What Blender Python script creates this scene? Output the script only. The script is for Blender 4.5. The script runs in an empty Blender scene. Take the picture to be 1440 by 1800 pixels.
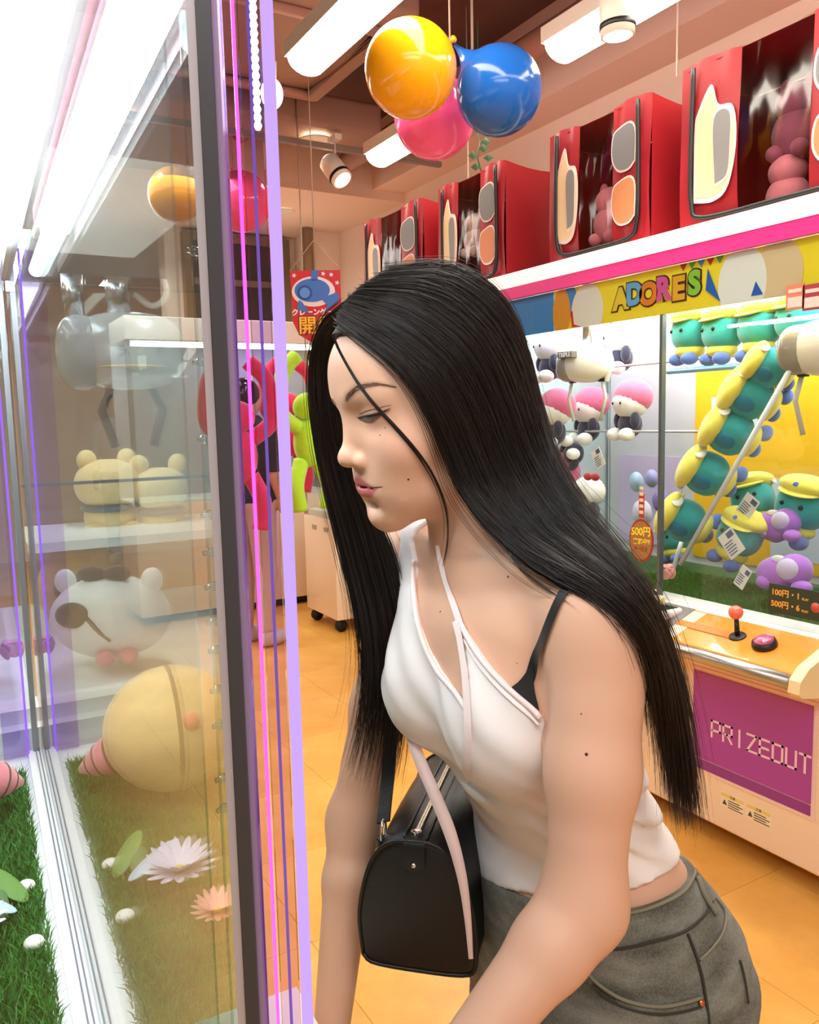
import bpy, bmesh, math, random
import numpy as np
from mathutils import Vector, Matrix
random.seed(7); rng = np.random.default_rng(7)
PI = math.pi
scene = bpy.context.scene
COL = scene.collection

# ------------------------------------------------------------------ camera, world, exposure
FPX = 1440.0
CAM_H = 1.42
def _cam_axes(yaw, p, r):
    fw = np.array([math.sin(yaw)*math.cos(p), math.cos(yaw)*math.cos(p), -math.sin(p)])
    rt = np.array([math.cos(yaw), -math.sin(yaw), 0.0]); dn = np.cross(fw, rt)
    c, s = math.cos(r), math.sin(r)
    return np.array([c*rt+s*dn, -s*rt+c*dn, fw])
AX = _cam_axes(*[math.radians(a) for a in (30.33, 6.63, 1.345)])
CC = np.array([0.0, 0.0, CAM_H])
cam_data = bpy.data.cameras.new('camera')
cam_data.sensor_fit = 'HORIZONTAL'; cam_data.sensor_width = 36.0; cam_data.lens = 36.0*FPX/1440.0
cam_data.clip_start = 0.02; cam_data.clip_end = 100
cam = bpy.data.objects.new('camera', cam_data); COL.objects.link(cam)
cam.matrix_world = Matrix(((AX[0][0], -AX[1][0], -AX[2][0], CC[0]), (AX[0][1], -AX[1][1], -AX[2][1], CC[1]),
                           (AX[0][2], -AX[1][2], -AX[2][2], CC[2]), (0, 0, 0, 1)))
scene.camera = cam
scene.view_settings.view_transform = 'Standard'
scene.view_settings.look = 'None'
scene.view_settings.gamma = 1.0
scene.view_settings.use_curve_mapping = False
scene.view_settings.exposure = 0.22
world = bpy.data.worlds.new('world'); scene.world = world
world.use_nodes = True
_bg = world.node_tree.nodes['Background']
_bg.inputs['Color'].default_value = (1.0, 0.90, 0.82, 1); _bg.inputs['Strength'].default_value = 0.75
scene.cycles.max_bounces = 10
scene.cycles.transparent_max_bounces = 40
scene.cycles.glossy_bounces = 5
scene.cycles.caustics_reflective = False
scene.cycles.caustics_refractive = False
scene.cycles.sample_clamp_indirect = 6.0

def area_light(name, loc, look, sx, sy, power, col=(1, 1, 1)):
    d = bpy.data.lights.new(name, 'AREA'); d.shape = 'RECTANGLE'; d.size = sx; d.size_y = sy
    d.energy = power; d.color = col
    o = bpy.data.objects.new(name, d); COL.objects.link(o); o.location = loc
    o.rotation_euler = (Vector(look)-Vector(loc)).to_track_quat('-Z', 'Y').to_euler()
    return o
# big soft ceiling light of the hall behind and beside the camera (rows of fluorescent tubes)
area_light('hall_tubes_light', (-0.2, -0.9, 2.75), (0.5, 0.7, 1.0), 2.4, 0.5, 26, (1.0, 0.93, 0.86))
area_light('aisle_tubes_light', (1.35, 1.2, 2.72), (1.2, 1.2, 0.0), 0.4, 2.2, 22, (1.0, 0.93, 0.86))
area_light('rear_tubes_light', (0.9, 5.5, 2.7), (0.9, 5.5, 0.0), 1.2, 2.5, 60, (1.0, 0.93, 0.86))

# measured geometry: a pixel of the 1440x1800 photograph and one known distance give a point of the place
def ray(x, y): return np.array([(x-720)/FPX, (y-900)/FPX, 1.0]) @ AX
def dep(x, y, D): return CC + ray(x, y)*D
def onX(x, y, X): d = ray(x, y); return CC + d*(X/d[0])
def onY(x, y, Y): d = ray(x, y); return CC + d*(Y/d[1])
def onZ(x, y, Z): d = ray(x, y); return CC + d*((Z-CAM_H)/d[2])

# ------------------------------------------------------------------ materials
def lin(c):
    if isinstance(c, str):
        c = c.lstrip('#'); c = [int(c[i:i+2], 16)/255 for i in (0, 2, 4)]
    return tuple((v/12.92 if v <= 0.04045 else ((v+0.055)/1.055)**2.4) for v in c[:3])
MATS = {}
def mat(name, col='#cccccc', rough=0.5, metal=0.0, emit=0.0, ecol=None, spec=0.5, noise=0.0, nscale=40.0, bump=0.0, bscale=200.0,
        coat=0.0, sss=0.0, sheen=0.0, alpha=1.0):
    if name in MATS: return MATS[name]
    m = bpy.data.materials.new(name); m.use_nodes = True
    nt = m.node_tree; b = nt.nodes['Principled BSDF']
    c = lin(col)+(1,)
    b.inputs['Base Color'].default_value = c
    b.inputs['Roughness'].default_value = rough; b.inputs['Metallic'].default_value = metal
    b.inputs['Specular IOR Level'].default_value = spec
    b.inputs['Coat Weight'].default_value = coat
    b.inputs['Alpha'].default_value = alpha
    if sss:
        b.inputs['Subsurface Weight'].default_value = sss
        b.inputs['Subsurface Radius'].default_value = (0.012, 0.005, 0.003); b.inputs['Subsurface Scale'].default_value = 1.0
    if sheen:
        b.inputs['Sheen Weight'].default_value = sheen; b.inputs['Sheen Roughness'].default_value = 0.5
    if emit:
        b.inputs['Emission Color'].default_value = (lin(ecol)+(1,)) if ecol else c
        b.inputs['Emission Strength'].default_value = emit
    tc = None
    if noise or bump:
        tc = nt.nodes.new('ShaderNodeTexCoord')
    if noise:
        n = nt.nodes.new('ShaderNodeTexNoise'); n.inputs['Scale'].default_value = nscale; n.inputs['Detail'].default_value = 4
        nt.links.new(tc.outputs['Object'], n.inputs['Vector'])
        mx = nt.nodes.new('ShaderNodeMix'); mx.data_type = 'RGBA'; mx.blend_type = 'MULTIPLY'
        mr = nt.nodes.new('ShaderNodeMapRange'); mr.inputs['From Min'].default_value = 0.3; mr.inputs['From Max'].default_value = 0.7
        mr.inputs['To Min'].default_value = 1-noise; mr.inputs['To Max'].default_value = 1+noise*0.5
        nt.links.new(n.outputs['Fac'], mr.inputs['Value'])
        mx.inputs['Factor'].default_value = 1.0; mx.inputs['A'].default_value = c
        nt.links.new(mr.outputs['Result'], mx.inputs['B']); nt.links.new(mx.outputs['Result'], b.inputs['Base Color'])
    if bump:
        n2 = nt.nodes.new('ShaderNodeTexNoise'); n2.inputs['Scale'].default_value = bscale; n2.inputs['Detail'].default_value = 3
        nt.links.new(tc.outputs['Object'], n2.inputs['Vector'])
        bp = nt.nodes.new('ShaderNodeBump'); bp.inputs['Strength'].default_value = bump; bp.inputs['Distance'].default_value = 0.002
        nt.links.new(n2.outputs['Fac'], bp.inputs['Height']); nt.links.new(bp.outputs['Normal'], b.inputs['Normal'])
    MATS[name] = m
    return m
def emat(name, col, strength):
    if name in MATS: return MATS[name]
    m = bpy.data.materials.new(name); m.use_nodes = True; nt = m.node_tree
    nt.nodes.remove(nt.nodes['Principled BSDF'])
    e = nt.nodes.new('ShaderNodeEmission'); e.inputs['Color'].default_value = lin(col)+(1,); e.inputs['Strength'].default_value = strength
    nt.links.new(e.outputs[0], nt.nodes['Material Output'].inputs['Surface']); MATS[name] = m
    return m
def glass(name, tint='#ffffff', f0=0.04, rough=0.0, gain=1.0):
    # thin clear pane: Schlick reflection over straight transmission, the same from either face
    if name in MATS: return MATS[name]
    m = bpy.data.materials.new(name); m.use_nodes = True; nt = m.node_tree
    nt.nodes.remove(nt.nodes['Principled BSDF'])
    g = nt.nodes.new('ShaderNodeNewGeometry'); dt = nt.nodes.new('ShaderNodeVectorMath'); dt.operation = 'DOT_PRODUCT'
    nt.links.new(g.outputs['Normal'], dt.inputs[0]); nt.links.new(g.outputs['Incoming'], dt.inputs[1])
    def mth(op, a, bv=None):
        n = nt.nodes.new('ShaderNodeMath'); n.operation = op; n.use_clamp = False
        for i, v in enumerate((a, bv)):
            if v is None: continue
            if isinstance(v, (int, float)): n.inputs[i].default_value = v
            else: nt.links.new(v, n.inputs[i])
        return n.outputs[0]
    c = mth('ABSOLUTE', dt.outputs['Value']); k = mth('SUBTRACT', 1.0, c); k5 = mth('POWER', k, 5.0)
    F = mth('MINIMUM', mth('MULTIPLY', mth('ADD', mth('MULTIPLY', k5, 1-f0), f0), gain), 1.0)
    tr = nt.nodes.new('ShaderNodeBsdfTransparent'); tr.inputs['Color'].default_value = lin(tint)+(1,)
    gl = nt.nodes.new('ShaderNodeBsdfGlossy'); gl.inputs['Roughness'].default_value = rough
    mx = nt.nodes.new('ShaderNodeMixShader')
    nt.links.new(F, mx.inputs['Fac']); nt.links.new(tr.outputs[0], mx.inputs[1]); nt.links.new(gl.outputs[0], mx.inputs[2])
    nt.links.new(mx.outputs[0], nt.nodes['Material Output'].inputs['Surface'])
    MATS[name] = m
    return m

# ------------------------------------------------------------------ mesh building
def basis(d):
    d = Vector(d).normalized(); a = Vector((0, 0, 1)) if abs(d.z) < 0.9 else Vector((1, 0, 0))
    u = d.cross(a).normalized(); v = d.cross(u).normalized()
    return np.array(u), np.array(v)
class MB:
    def __init__(s): s.v = []; s.f = []; s.m = []; s.sm = []; s.n = 0
    def add(s, V, F, mi=0, smooth=True):
        V = np.asarray(V, float).reshape(-1, 3)
        s.v.append(V); n = s.n; s.n += len(V)
        for f in F: s.f.append([i+n for i in f])
        s.m += [mi]*len(F); s.sm += [smooth]*len(F)
        return s
    def box(s, lo, hi, mi=0, rot=0, piv=None):
        lo = np.minimum(lo, hi)*1.0; hi = np.maximum(np.array(lo), hi)
        V = [(x, y, z) for x in (lo[0], hi[0]) for y in (lo[1], hi[1]) for z in (lo[2], hi[2])]
        return s.add(V, [(0, 1, 3, 2), (4, 6, 7, 5), (0, 4, 5, 1), (2, 3, 7, 6), (0, 2, 6, 4), (1, 5, 7, 3)], mi, False)
    def rbox(s, lo, hi, r, mi=0, seg=3):
        # box with rounded vertical and horizontal edges (superellipsoid-free: bmesh bevel)
        bm = bmesh.new(); bmesh.ops.create_cube(bm, size=1)
        lo = np.array(lo, float); hi = np.array(hi, float); c = (lo+hi)/2; d = hi-lo
        for v in bm.verts: v.co = Vector((c[0]+v.co.x*d[0], c[1]+v.co.y*d[1], c[2]+v.co.z*d[2]))
        bmesh.ops.bevel(bm, geom=bm.edges[:], offset=min(r, min(d)*0.49), segments=seg, affect='EDGES', profile=0.5)
        return s.bm(bm, mi)
    def bm(s, bm, mi=0, smooth=True):
        bm.verts.index_update()
        s.add([v.co[:] for v in bm.verts], [[v.index for v in f.verts] for f in bm.faces], mi, smooth); bm.free(); return s
    def tube(s, P, r, seg=8, mi=0, cap=True, flat=None):
        P = np.asarray(P, float); n = len(P)
        R = np.broadcast_to(np.asarray(r, float), (n,))
        T = np.gradient(P, axis=0); T /= np.linalg.norm(T, axis=1)[:, None]+1e-12
        u, v = basis(T[0]); V = []
        for i in range(n):
            u = u-T[i]*np.dot(u, T[i]); u /= np.linalg.norm(u); v = np.cross(T[i], u)
            for k in range(seg):
                a = 2*PI*k/seg; V.append(P[i]+R[i]*(math.cos(a)*u+math.sin(a)*v*(flat or 1.0)))
        F = [(i*seg+k, i*seg+(k+1) % seg, (i+1)*seg+(k+1) % seg, (i+1)*seg+k) for i in range(n-1) for k in range(seg)]
        if cap: F += [tuple(range(seg-1, -1, -1)), tuple((n-1)*seg+k for k in range(seg))]
        return s.add(V, F, mi, seg > 5)
    def lathe(s, prof, c=(0, 0, 0), axis=(0, 0, 1), seg=24, mi=0, smooth=True):
        u, v = basis(axis); ax = np.array(Vector(axis).normalized()); c = np.array(c, float); V = []
        for (r, h) in prof:
            for k in range(seg):
                a = 2*PI*k/seg; V.append(c+ax*h+max(r, 1e-5)*(math.cos(a)*u+math.sin(a)*v))
        n = len(prof)
        F = [(i*seg+k, i*seg+(k+1) % seg, (i+1)*seg+(k+1) % seg, (i+1)*seg+k) for i in range(n-1) for k in range(seg)]
        F += [tuple(range(seg-1, -1, -1)), tuple((n-1)*seg+k for k in range(seg))]
        return s.add(V, F, mi, smooth)
    def ell(s, c, r, R=None, mi=0, nu=20, nv=12, power=1.0):
        r = np.broadcast_to(np.asarray(r, float), (3,)); V = []
        def pw(x): return math.copysign(abs(x)**power, x)
        for j in range(nv+1):
            th = PI*j/nv
            for i in range(nu):
                ph = 2*PI*i/nu
                V.append((r[0]*pw(math.sin(th)*math.cos(ph)), r[1]*pw(math.sin(th)*math.sin(ph)), r[2]*pw(math.cos(th))))
        V = np.array(V)
        if R is not None: V = V @ np.array(R).T
        F = [(j*nu+i, (j+1)*nu+i, (j+1)*nu+(i+1) % nu, j*nu+(i+1) % nu) for j in range(nv) for i in range(nu)]
        return s.add(V+np.asarray(c, float), F, mi)
    def prism(s, poly, frame, d, mi=0, smooth=False):
        # poly: 2D points; frame: (origin, u, v, n); extruded by d along n
        o, u, v, n = [np.asarray(a, float) for a in frame]
        A = [o+p[0]*u+p[1]*v for p in poly]; B = [a+n*d for a in A]; k = len(poly)
        F = [tuple(range(k)), tuple(range(2*k-1, k-1, -1))]+[(i, k+i, k+(i+1) % k, (i+1) % k) for i in range(k)]
        return s.add(A+B, F, mi, smooth)
    def grid(s, G, mi=0, closed_u=False, smooth=True):
        G = np.asarray(G, float); a, b = G.shape[:2]
        F = [(i*b+j, i*b+(j+1) % b, (i+1)*b+(j+1) % b, (i+1)*b+j) for i in range(a-1) for j in range(b if closed_u else b-1)]
        return s.add(G.reshape(-1, 3), F, mi, smooth)
    def obj(s, name, mats, parent=None):
        me = bpy.data.meshes.new(name)
        V = np.concatenate(s.v) if s.v else np.zeros((0, 3))
        if parent is not None and parent.get('_origin') is not None:
            V = V-np.array(parent['_origin'])
        me.from_pydata(V.tolist(), [], s.f)
        if not isinstance(mats, (list, tuple)): mats = [mats]
        for m in mats: me.materials.append(m)
        me.polygons.foreach_set('material_index', s.m); me.polygons.foreach_set('use_smooth', s.sm); me.update()
        o = bpy.data.objects.new(name, me); COL.objects.link(o)
        if parent is not None: o.parent = parent
        return o
def thing(name, label, cat, loc=(0, 0, 0), rotz=0.0, group=None, world_parts=True):
    # an Empty at the thing's base; parts built in world coordinates are shifted to it
    o = bpy.data.objects.new(name, None); COL.objects.link(o); o.location = [float(a) for a in loc]; o.rotation_euler[2] = rotz
    o.empty_display_size = 0.05
    o['label'] = label; o['category'] = cat
    if group: o['group'] = group
    if world_parts: o['_origin'] = [float(a) for a in loc]
    return o
def tag(o, label, cat, group=None):
    o['label'] = label; o['category'] = cat
    if group: o['group'] = group
    return o
def struct(o): o['kind'] = 'structure'; return o
def stuff(o): o['kind'] = 'stuff'; return o
def copy_tree(o, loc=None, rotz=None, label=None, parent=None, scale=None):
    c = o.copy(); COL.objects.link(c)
    if parent is not None: c.parent = parent
    if loc is not None: c.location = [float(a) for a in loc]
    if rotz is not None: c.rotation_euler[2] = rotz
    if scale is not None: c.scale = (scale,)*3
    if label: c['label'] = label
    for ch in [x for x in COL.objects if x.parent == o]: copy_tree(ch, parent=c)
    return c
def cr(P, n):
    # Catmull-Rom resampling of a polyline to n points
    P = np.asarray(P, float); k = len(P)
    Q = np.vstack([2*P[0]-P[1], P, 2*P[-1]-P[-2]])
    t = np.linspace(0, k-1-1e-9, n); i = t.astype(int); f = (t-i)[:, None]
    a, b, c, d = Q[i], Q[i+1], Q[i+2], Q[i+3]
    return 0.5*((2*b)+(-a+c)*f+(2*a-5*b+4*c-d)*f**2+(-a+3*b-3*c+d)*f**3)
def rotz(a): c, s = math.cos(a), math.sin(a); return np.array([[c, -s, 0], [s, c, 0], [0, 0, 1.0]])
def rotaxis(axis, a): return np.array(Matrix.Rotation(a, 3, Vector(axis)))
FONT = None
def text_mesh(name, s, size, frame, mats, parent=None, depth=0.001, bold=0.0, align='CENTER', sx=1.0):
    # flat lettering: built as a text curve, turned into a mesh and laid in frame (origin, u, v)
    cu = bpy.data.curves.new('txt', 'FONT'); cu.body = s; cu.size = size; cu.extrude = depth; cu.offset = bold
    cu.align_x = align; cu.align_y = 'CENTER'; cu.resolution_u = 4
    to = bpy.data.objects.new('txt', cu); COL.objects.link(to)
    bpy.context.view_layer.update()
    me = bpy.data.meshes.new_from_object(to.evaluated_get(bpy.context.evaluated_depsgraph_get()))
    bpy.data.objects.remove(to); bpy.data.curves.remove(cu)
    o, u, v = [np.asarray(a, float) for a in frame]; n = np.cross(u, v)
    co = np.zeros(len(me.vertices)*3); me.vertices.foreach_get('co', co); co = co.reshape(-1, 3)
    W = o+co[:, :1]*sx*u+co[:, 1:2]*v+co[:, 2:3]*n
    if parent is not None and parent.get('_origin') is not None: W = W-np.array(parent['_origin'])
    me.vertices.foreach_set('co', W.ravel()); me.materials.clear()
    me.materials.append(mats); me.update(); me.name = name
    ob = bpy.data.objects.new(name, me); COL.objects.link(ob)
    if parent is not None: ob.parent = parent
    return ob
# ------------------------------------------------------------------ the hall
def floor_mat():
    m = mat('floor_vinyl', '#cf9442', rough=0.32, spec=0.5); nt = m.node_tree; b = nt.nodes['Principled BSDF']
    tc = nt.nodes.new('ShaderNodeTexCoord'); n = nt.nodes.new('ShaderNodeTexNoise'); n.inputs['Scale'].default_value = 2.2; n.inputs['Detail'].default_value = 8; n.inputs['Roughness'].default_value = 0.65
    r = nt.nodes.new('ShaderNodeValToRGB'); r.color_ramp.elements[0].color = lin('#d0943f')+(1,); r.color_ramp.elements[1].color = lin('#e8b35c')+(1,)
    r.color_ramp.elements[0].position = 0.35; r.color_ramp.elements[1].position = 0.66
    nt.links.new(tc.outputs['Object'], n.inputs['Vector']); nt.links.new(n.outputs['Fac'], r.inputs['Fac']); nt.links.new(r.outputs['Color'], b.inputs['Base Color'])
    return m
FLOORM = floor_mat()
mb = MB(); mb.box((-6, -4, -0.12), (3.4, 13, -0.004)); FLOOR = struct(mb.obj('floor', mat('floor_joint', '#bb8238', rough=0.6)))
tile = MB(); tile.box((0.0006, 0.0006, -0.004), (0.4494, 0.4494, 0.0)); t0 = tile.obj('floor_tile', FLOORM); t0.parent = FLOOR; first = True
for i in range(-2, 8):
    for j in range(0, 20):
        loc = (i*0.45-0.1, j*0.45-0.3, 0)
        if first: t0.location = loc; first = False
        else:
            c = t0.copy(); COL.objects.link(c); c.parent = FLOOR; c.location = loc
mb = MB()
mb.box((-6, -4, -0.004), (-1.0, 13, -0.0005)); mb.box((-1.0, -4, -0.004), (3.4, -0.3, -0.0005)); mb.box((-1.0, 8.7, -0.004), (3.4, 13, -0.0005))
o = mb.obj('floor_sheet', FLOORM); o.parent = FLOOR
WALLM = mat('wall_paint', '#f5dfcf', rough=0.85, noise=0.03, nscale=3); CEILM = mat('ceiling_dark', '#6d4a41', rough=0.9, noise=0.15, nscale=2)
SOFM = mat('soffit_paint', '#ecc9b8', rough=0.85)
mb = MB(); mb.box((3.12, -4, 0), (3.3, 13, 3.5)); struct(mb.obj('wall_right', WALLM))
mb = MB(); mb.box((-3.6, -4, 0), (-3.4, 13, 3.45)); struct(mb.obj('wall_left', mat('wall_left_paint', '#b79a88', rough=0.85)))
mb = MB(); mb.box((-6, 9.4, 0), (3.3, 9.6, 3.5)); struct(mb.obj('wall_back', WALLM))
mb = MB(); mb.box((-6, -4, 3.45), (3.3, 13, 3.6)); struct(mb.obj('ceiling', CEILM))
mb = MB(); mb.box((2.86, -4, 3.02), (3.12, 5.3, 3.45)); struct(mb.obj('trim_1', SOFM))
mb = MB(); mb.box((-6, 5.3, 2.96), (3.12, 9.4, 3.45)); struct(mb.obj('trim_2', mat('bulkhead_paint', '#efcdb8', rough=0.85)))
# partition behind the machines on the far side, with a recessed dark window
mb = MB(); mb.box((2.86, 6.4, 0), (3.12, 6.75, 2.96)); mb.box((1.75, 6.75, 0), (3.12, 6.95, 2.96)); struct(mb.obj('wall_return', WALLM))
w = bpy.data.objects.new('window_1', None); COL.objects.link(w); struct(w)
mb = MB(); mb.box((1.95, 6.70, 2.06), (2.70, 6.74, 2.86)); o = mb.obj('window_pane', mat('dark_glass', '#3a2d26', rough=0.1)); o.parent = w
mb = MB(); mb.box((1.88, 6.66, 2.0), (1.95, 6.75, 2.93)); mb.box((2.70, 6.66, 2.0), (2.78, 6.75, 2.93)); mb.box((1.95, 6.66, 2.86), (2.70, 6.75, 2.93)); mb.box((1.95, 6.66, 2.52), (2.70, 6.75, 2.57)); mb.box((1.95, 6.66, 2.0), (2.70, 6.75, 2.06))
o = mb.obj('window_frame', mat('bronze_frame', '#8a7a60', rough=0.4, metal=0.5)); o.parent = w
mb = MB(); mb.tube([(2.80, 6.33, 0), (2.80, 6.33, 2.96)], 0.05, 20); struct(mb.obj('column', mat('steel_column', '#b9a894', rough=0.25, metal=0.7)))
# pipes, ducts and cable trays under the dark ceiling
PIPE = mat('painted_pipe', '#b98c7c', rough=0.6)
for i, (a, b, r) in enumerate((((1.9, -1, 3.25), (1.9, 5.3, 3.25), 0.05), ((2.62, -1, 3.15), (2.62, 5.3, 3.15), 0.06), ((-4, 4.7, 3.1), (3.1, 4.7, 3.1), 0.05), ((0.2, -1, 3.3), (0.2, 5.3, 3.3), 0.05))):
    mb = MB(); mb.tube([a, b], r, 16); struct(mb.obj('ceiling_pipe', PIPE))
for i, (lo, hi) in enumerate((((0.5, 3.05, 3.05), (1.9, 4.1, 3.28)), ((-2.0, 2.2, 3.1), (-0.3, 3.9, 3.35)), ((-1.4, 4.3, 3.02), (2.4, 4.55, 3.2)))):
    mb = MB(); mb.rbox(lo, hi, 0.03); struct(mb.obj('air_duct', mat('duct_paint', '#a37f70', rough=0.7)))
mb = MB(); G = [(0.62, 3.2), (1.78, 3.2), (1.78, 3.95), (0.62, 3.95), (0.62, 3.2)]
mb.tube([(x, y, 3.03) for x, y in G], 0.022, 8); struct(mb.obj('duct_flange', PIPE))

# ------------------------------------------------------------------ ceiling lamps
TUBE = emat('lamp_tube_glow', '#fff3e2', 17.0)
FIX = mat('lamp_housing', '#e9dccb', rough=0.5)
def tube_lamp(x, y0, y1, z, label):
    L = thing('ceiling_lamp', label, 'ceiling lamp', (x, (y0+y1)/2, z))
    mb = MB(); mb.box((x-0.085, y0, z+0.03), (x+0.085, y1, z+0.085)); mb.obj('housing', FIX, L)
    mb = MB(); n = 12; pr = [(-0.075*math.cos(PI*k/n), -0.055*math.sin(PI*k/n)) for k in range(n+1)]
    mb.grid(np.array([[(x+p[0], yy, z+0.03+p[1]) for p in pr] for yy in (y0+0.01, y1-0.01)]))
    for yy in (y0+0.01, y1-0.01): mb.add([(x+p[0], yy, z+0.03+p[1]) for p in pr], [tuple(range(n+1))], 0, False)
    mb.obj('diffuser', TUBE, L)
    for yy in (y0+0.25, y1-0.25):
        mb = MB(); mb.tube([(x, yy, z+0.085), (x, yy, 3.45)], 0.006, 6); mb.obj('hanger_rod', FIX, L)
    return L
tube_lamp(1.315, 1.35, 2.93, 2.70, 'long white tube lamp hanging over the aisle beside the orange balloon')
tube_lamp(2.115, 0.9, 2.45, 2.72, 'tube lamp over the red bags with a spotlight beside it')
tube_lamp(2.115, 2.75, 3.85, 2.72, 'tube lamp behind the pink balloon')
tube_lamp(-0.2, -1.6, -0.2, 2.78, 'tube lamp over the near crane machine')
def spot(px, py, D, aim, label, s=1.0):
    p = dep(px, py, D); L = thing('spotlight', label, 'spotlight', p); a = np.array(aim, float); a /= np.linalg.norm(a)
    WHM = mat('spot_white', '#efe4d6', rough=0.4)
    mb = MB(); mb.lathe([(0.030*s, -0.07*s), (0.046*s, -0.055*s), (0.048*s, 0.0), (0.046*s, 0.06*s), (0.040*s, 0.06*s)], p, a, 20); mb.obj('can', WHM, L)
    mb = MB(); mb.lathe([(0.0485*s, 0.028*s), (0.0495*s, 0.030*s), (0.0495*s, 0.040*s), (0.0485*s, 0.042*s)], p, a, 20); mb.obj('ring', mat('black_plastic', '#121212', rough=0.4), L)
    mb = MB(); mb.lathe([(0.0, 0.0), (0.036*s, 0.0), (0.036*s, 0.003)], p+a*0.060*s, a, 18); mb.obj('lens', emat('spot_glow', '#fff0d8', 12), L)
    q = p+np.array([0, 0, 0.12*s]); mb = MB(); mb.tube([p, p+np.array([0, 0, 0.05*s]), q], 0.007, 6); mb.box(q-np.array([.02, .05, 0]), q+np.array([.02, .05, .03])); mb.obj('bracket', WHM, L)
    d = bpy.data.lights.new('spot_light', 'SPOT'); d.energy = 14; d.spot_size = 1.3; d.spot_blend = 0.6; d.color = (1, 0.88, 0.72); d.shadow_soft_size = 0.04
    lo = bpy.data.objects.new('spot_light', d); COL.objects.link(lo); lo.parent = L; lo.location = [float(v) for v in a*0.075*s]; lo.rotation_euler = Vector(a).to_track_quat('-Z', 'Y').to_euler()
    return L
spot(1085, 22, 2.55, (0.05, 0.0, -1), 'white spotlight with a black ring mounted beside the tube lamp', 1.15)
spot(590, 300, 4.6, (0.25, -0.55, -0.75), 'white track spotlight tilted down near the far bulkhead', 1.3)
mb = MB(); p = dep(590, 262, 4.6); mb.box((p[0]-1.6, p[1]-0.015, p[2]-0.01), (p[0]+0.7, p[1]+0.015, p[2]+0.02)); tag(mb.obj('lighting_track', mat('track_grey', '#8d7d72', rough=0.5)), 'thin dark lighting track running under the ceiling', 'light track')
def downlight(px, py, z, label):
    p = onZ(px, py, z); L = thing('downlight', label, 'downlight', p, group='recessed downlights in the lowered ceiling')
    mb = MB(); mb.lathe([(0.0, -0.002), (0.07, -0.002), (0.075, 0.0)], p, (0, 0, 1), 20); mb.obj('glow_disc', emat('downlight_glow', '#fff1d8', 14), L)
    mb = MB(); mb.lathe([(0.075, -0.006), (0.092, -0.006), (0.095, 0.0), (0.075, 0.0)], p, (0, 0, 1), 20); mb.obj('trim_ring', FIX, L)
    d = bpy.data.lights.new('downlight_light', 'SPOT'); d.energy = 40; d.spot_size = 2.2; d.spot_blend = 0.8; d.color = (1, 0.88, 0.72); d.shadow_soft_size = 0.08
    lo = bpy.data.objects.new('downlight_light', d); COL.objects.link(lo); lo.parent = L; lo.location = (0, 0, -0.02)
for q in ((496, 371), (160, 345), (212, 204), (556, 246)):
    downlight(q[0], q[1], 2.955 if q[1] > 300 else 3.0, {496: 'recessed downlight glowing just above the dark window', 160: 'recessed downlight above the claw head behind the glass', 212: 'recessed downlight beside the ribbed light tube behind the glass', 556: 'recessed downlight above the track spotlight'}[q[0]])
p = dep(478, 165, 3.3); L = thing('globe_lamp', 'small frosted globe lamp on the ceiling behind the purple pillar', 'lamp', p)
mb = MB(); mb.ell(p, (0.045, 0.045, 0.06)); mb.obj('globe', emat('globe_glow', '#ffe9cc', 6), L)
mb = MB(); mb.lathe([(0.02, 0.055), (0.025, 0.12), (0.008, 0.13), (0.008, 3.45-p[2])], p, (0, 0, 1), 14); mb.obj('socket', FIX, L)

# ------------------------------------------------------------------ balloons
def balloon(px, py, D, rx, col, knot, label, group=None, ry=None):
    c = dep(px, py, D); r = rx*D/FPX; k = dep(*knot, D) if len(knot) == 2 else dep(*knot); ax = (k-c)/np.linalg.norm(k-c)
    B = thing('balloon', label, 'balloon', c, group=group); m = mat('balloon_'+col.strip('#'), col, rough=0.13, spec=0.4)
    mb = MB(); L = np.linalg.norm(k-c)
    prof = [(0.0001, -r)]+[(r*math.sin(t), -r*math.cos(t)) for t in np.linspace(0.1, 2.74, 28)]
    a0 = prof[-1]; L = max(L, a0[1]*1.1); prof += [(a0[0]*0.62, a0[1]+(L-a0[1])*0.15), (a0[0]*0.30, a0[1]+(L-a0[1])*0.45), (a0[0]*0.14, a0[1]+(L-a0[1])*0.75), (0.005, L)]
    mb.lathe(prof, c, ax, 40); mb.obj('skin', m, B)
    mb = MB(); mb.lathe([(0.005, L-0.002), (0.012, L+0.012), (0.010, L+0.016)], c, ax, 12); mb.obj('knot', m, B)
    return B
KN = dep(790, 68, 2.62)
balloon(722, 122, 2.55, 81, '#f5a312', (793, 72, 2.6), 'glossy orange balloon tied to the ceiling beside a blue one')
balloon(877, 160, 2.66, 75, '#1f5fb4', (797, 76, 2.63), 'glossy blue balloon tied to the ceiling')
balloon(764, 206, 2.93, 71, '#ff5fa0', (792, 76, 2.63), 'pink balloon hanging below the orange and blue balloons')
mb = MB(); p = dep(791, 72, 2.62); mb.tube([p, (p[0], p[1], 3.45)], 0.003, 6); tag(mb.obj('balloon_string', mat('string', '#b49a8a', rough=0.8)), 'thin string holding the three balloons up to the ceiling', 'string')
balloon(308, 342, 4.4, 47, '#e89a1c', (330, 295, 4.4), 'orange balloon seen through the glass of the near crane machine')
balloon(424, 355, 4.5, 52, '#ff5a78', (410, 300, 4.5), 'coral pink balloon seen through the near glass corner')
for q in ((330, 295, 4.4), (410, 300, 4.5)):
    p = dep(*q); mb = MB(); mb.tube([p, (p[0], p[1], 3.45)], 0.003, 6); tag(mb.obj('balloon_string', MATS['string']), 'string of the balloon behind the glass, up to the ceiling' if q[0] < 400 else 'string of the coral balloon, up to the ceiling', 'string')
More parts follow.
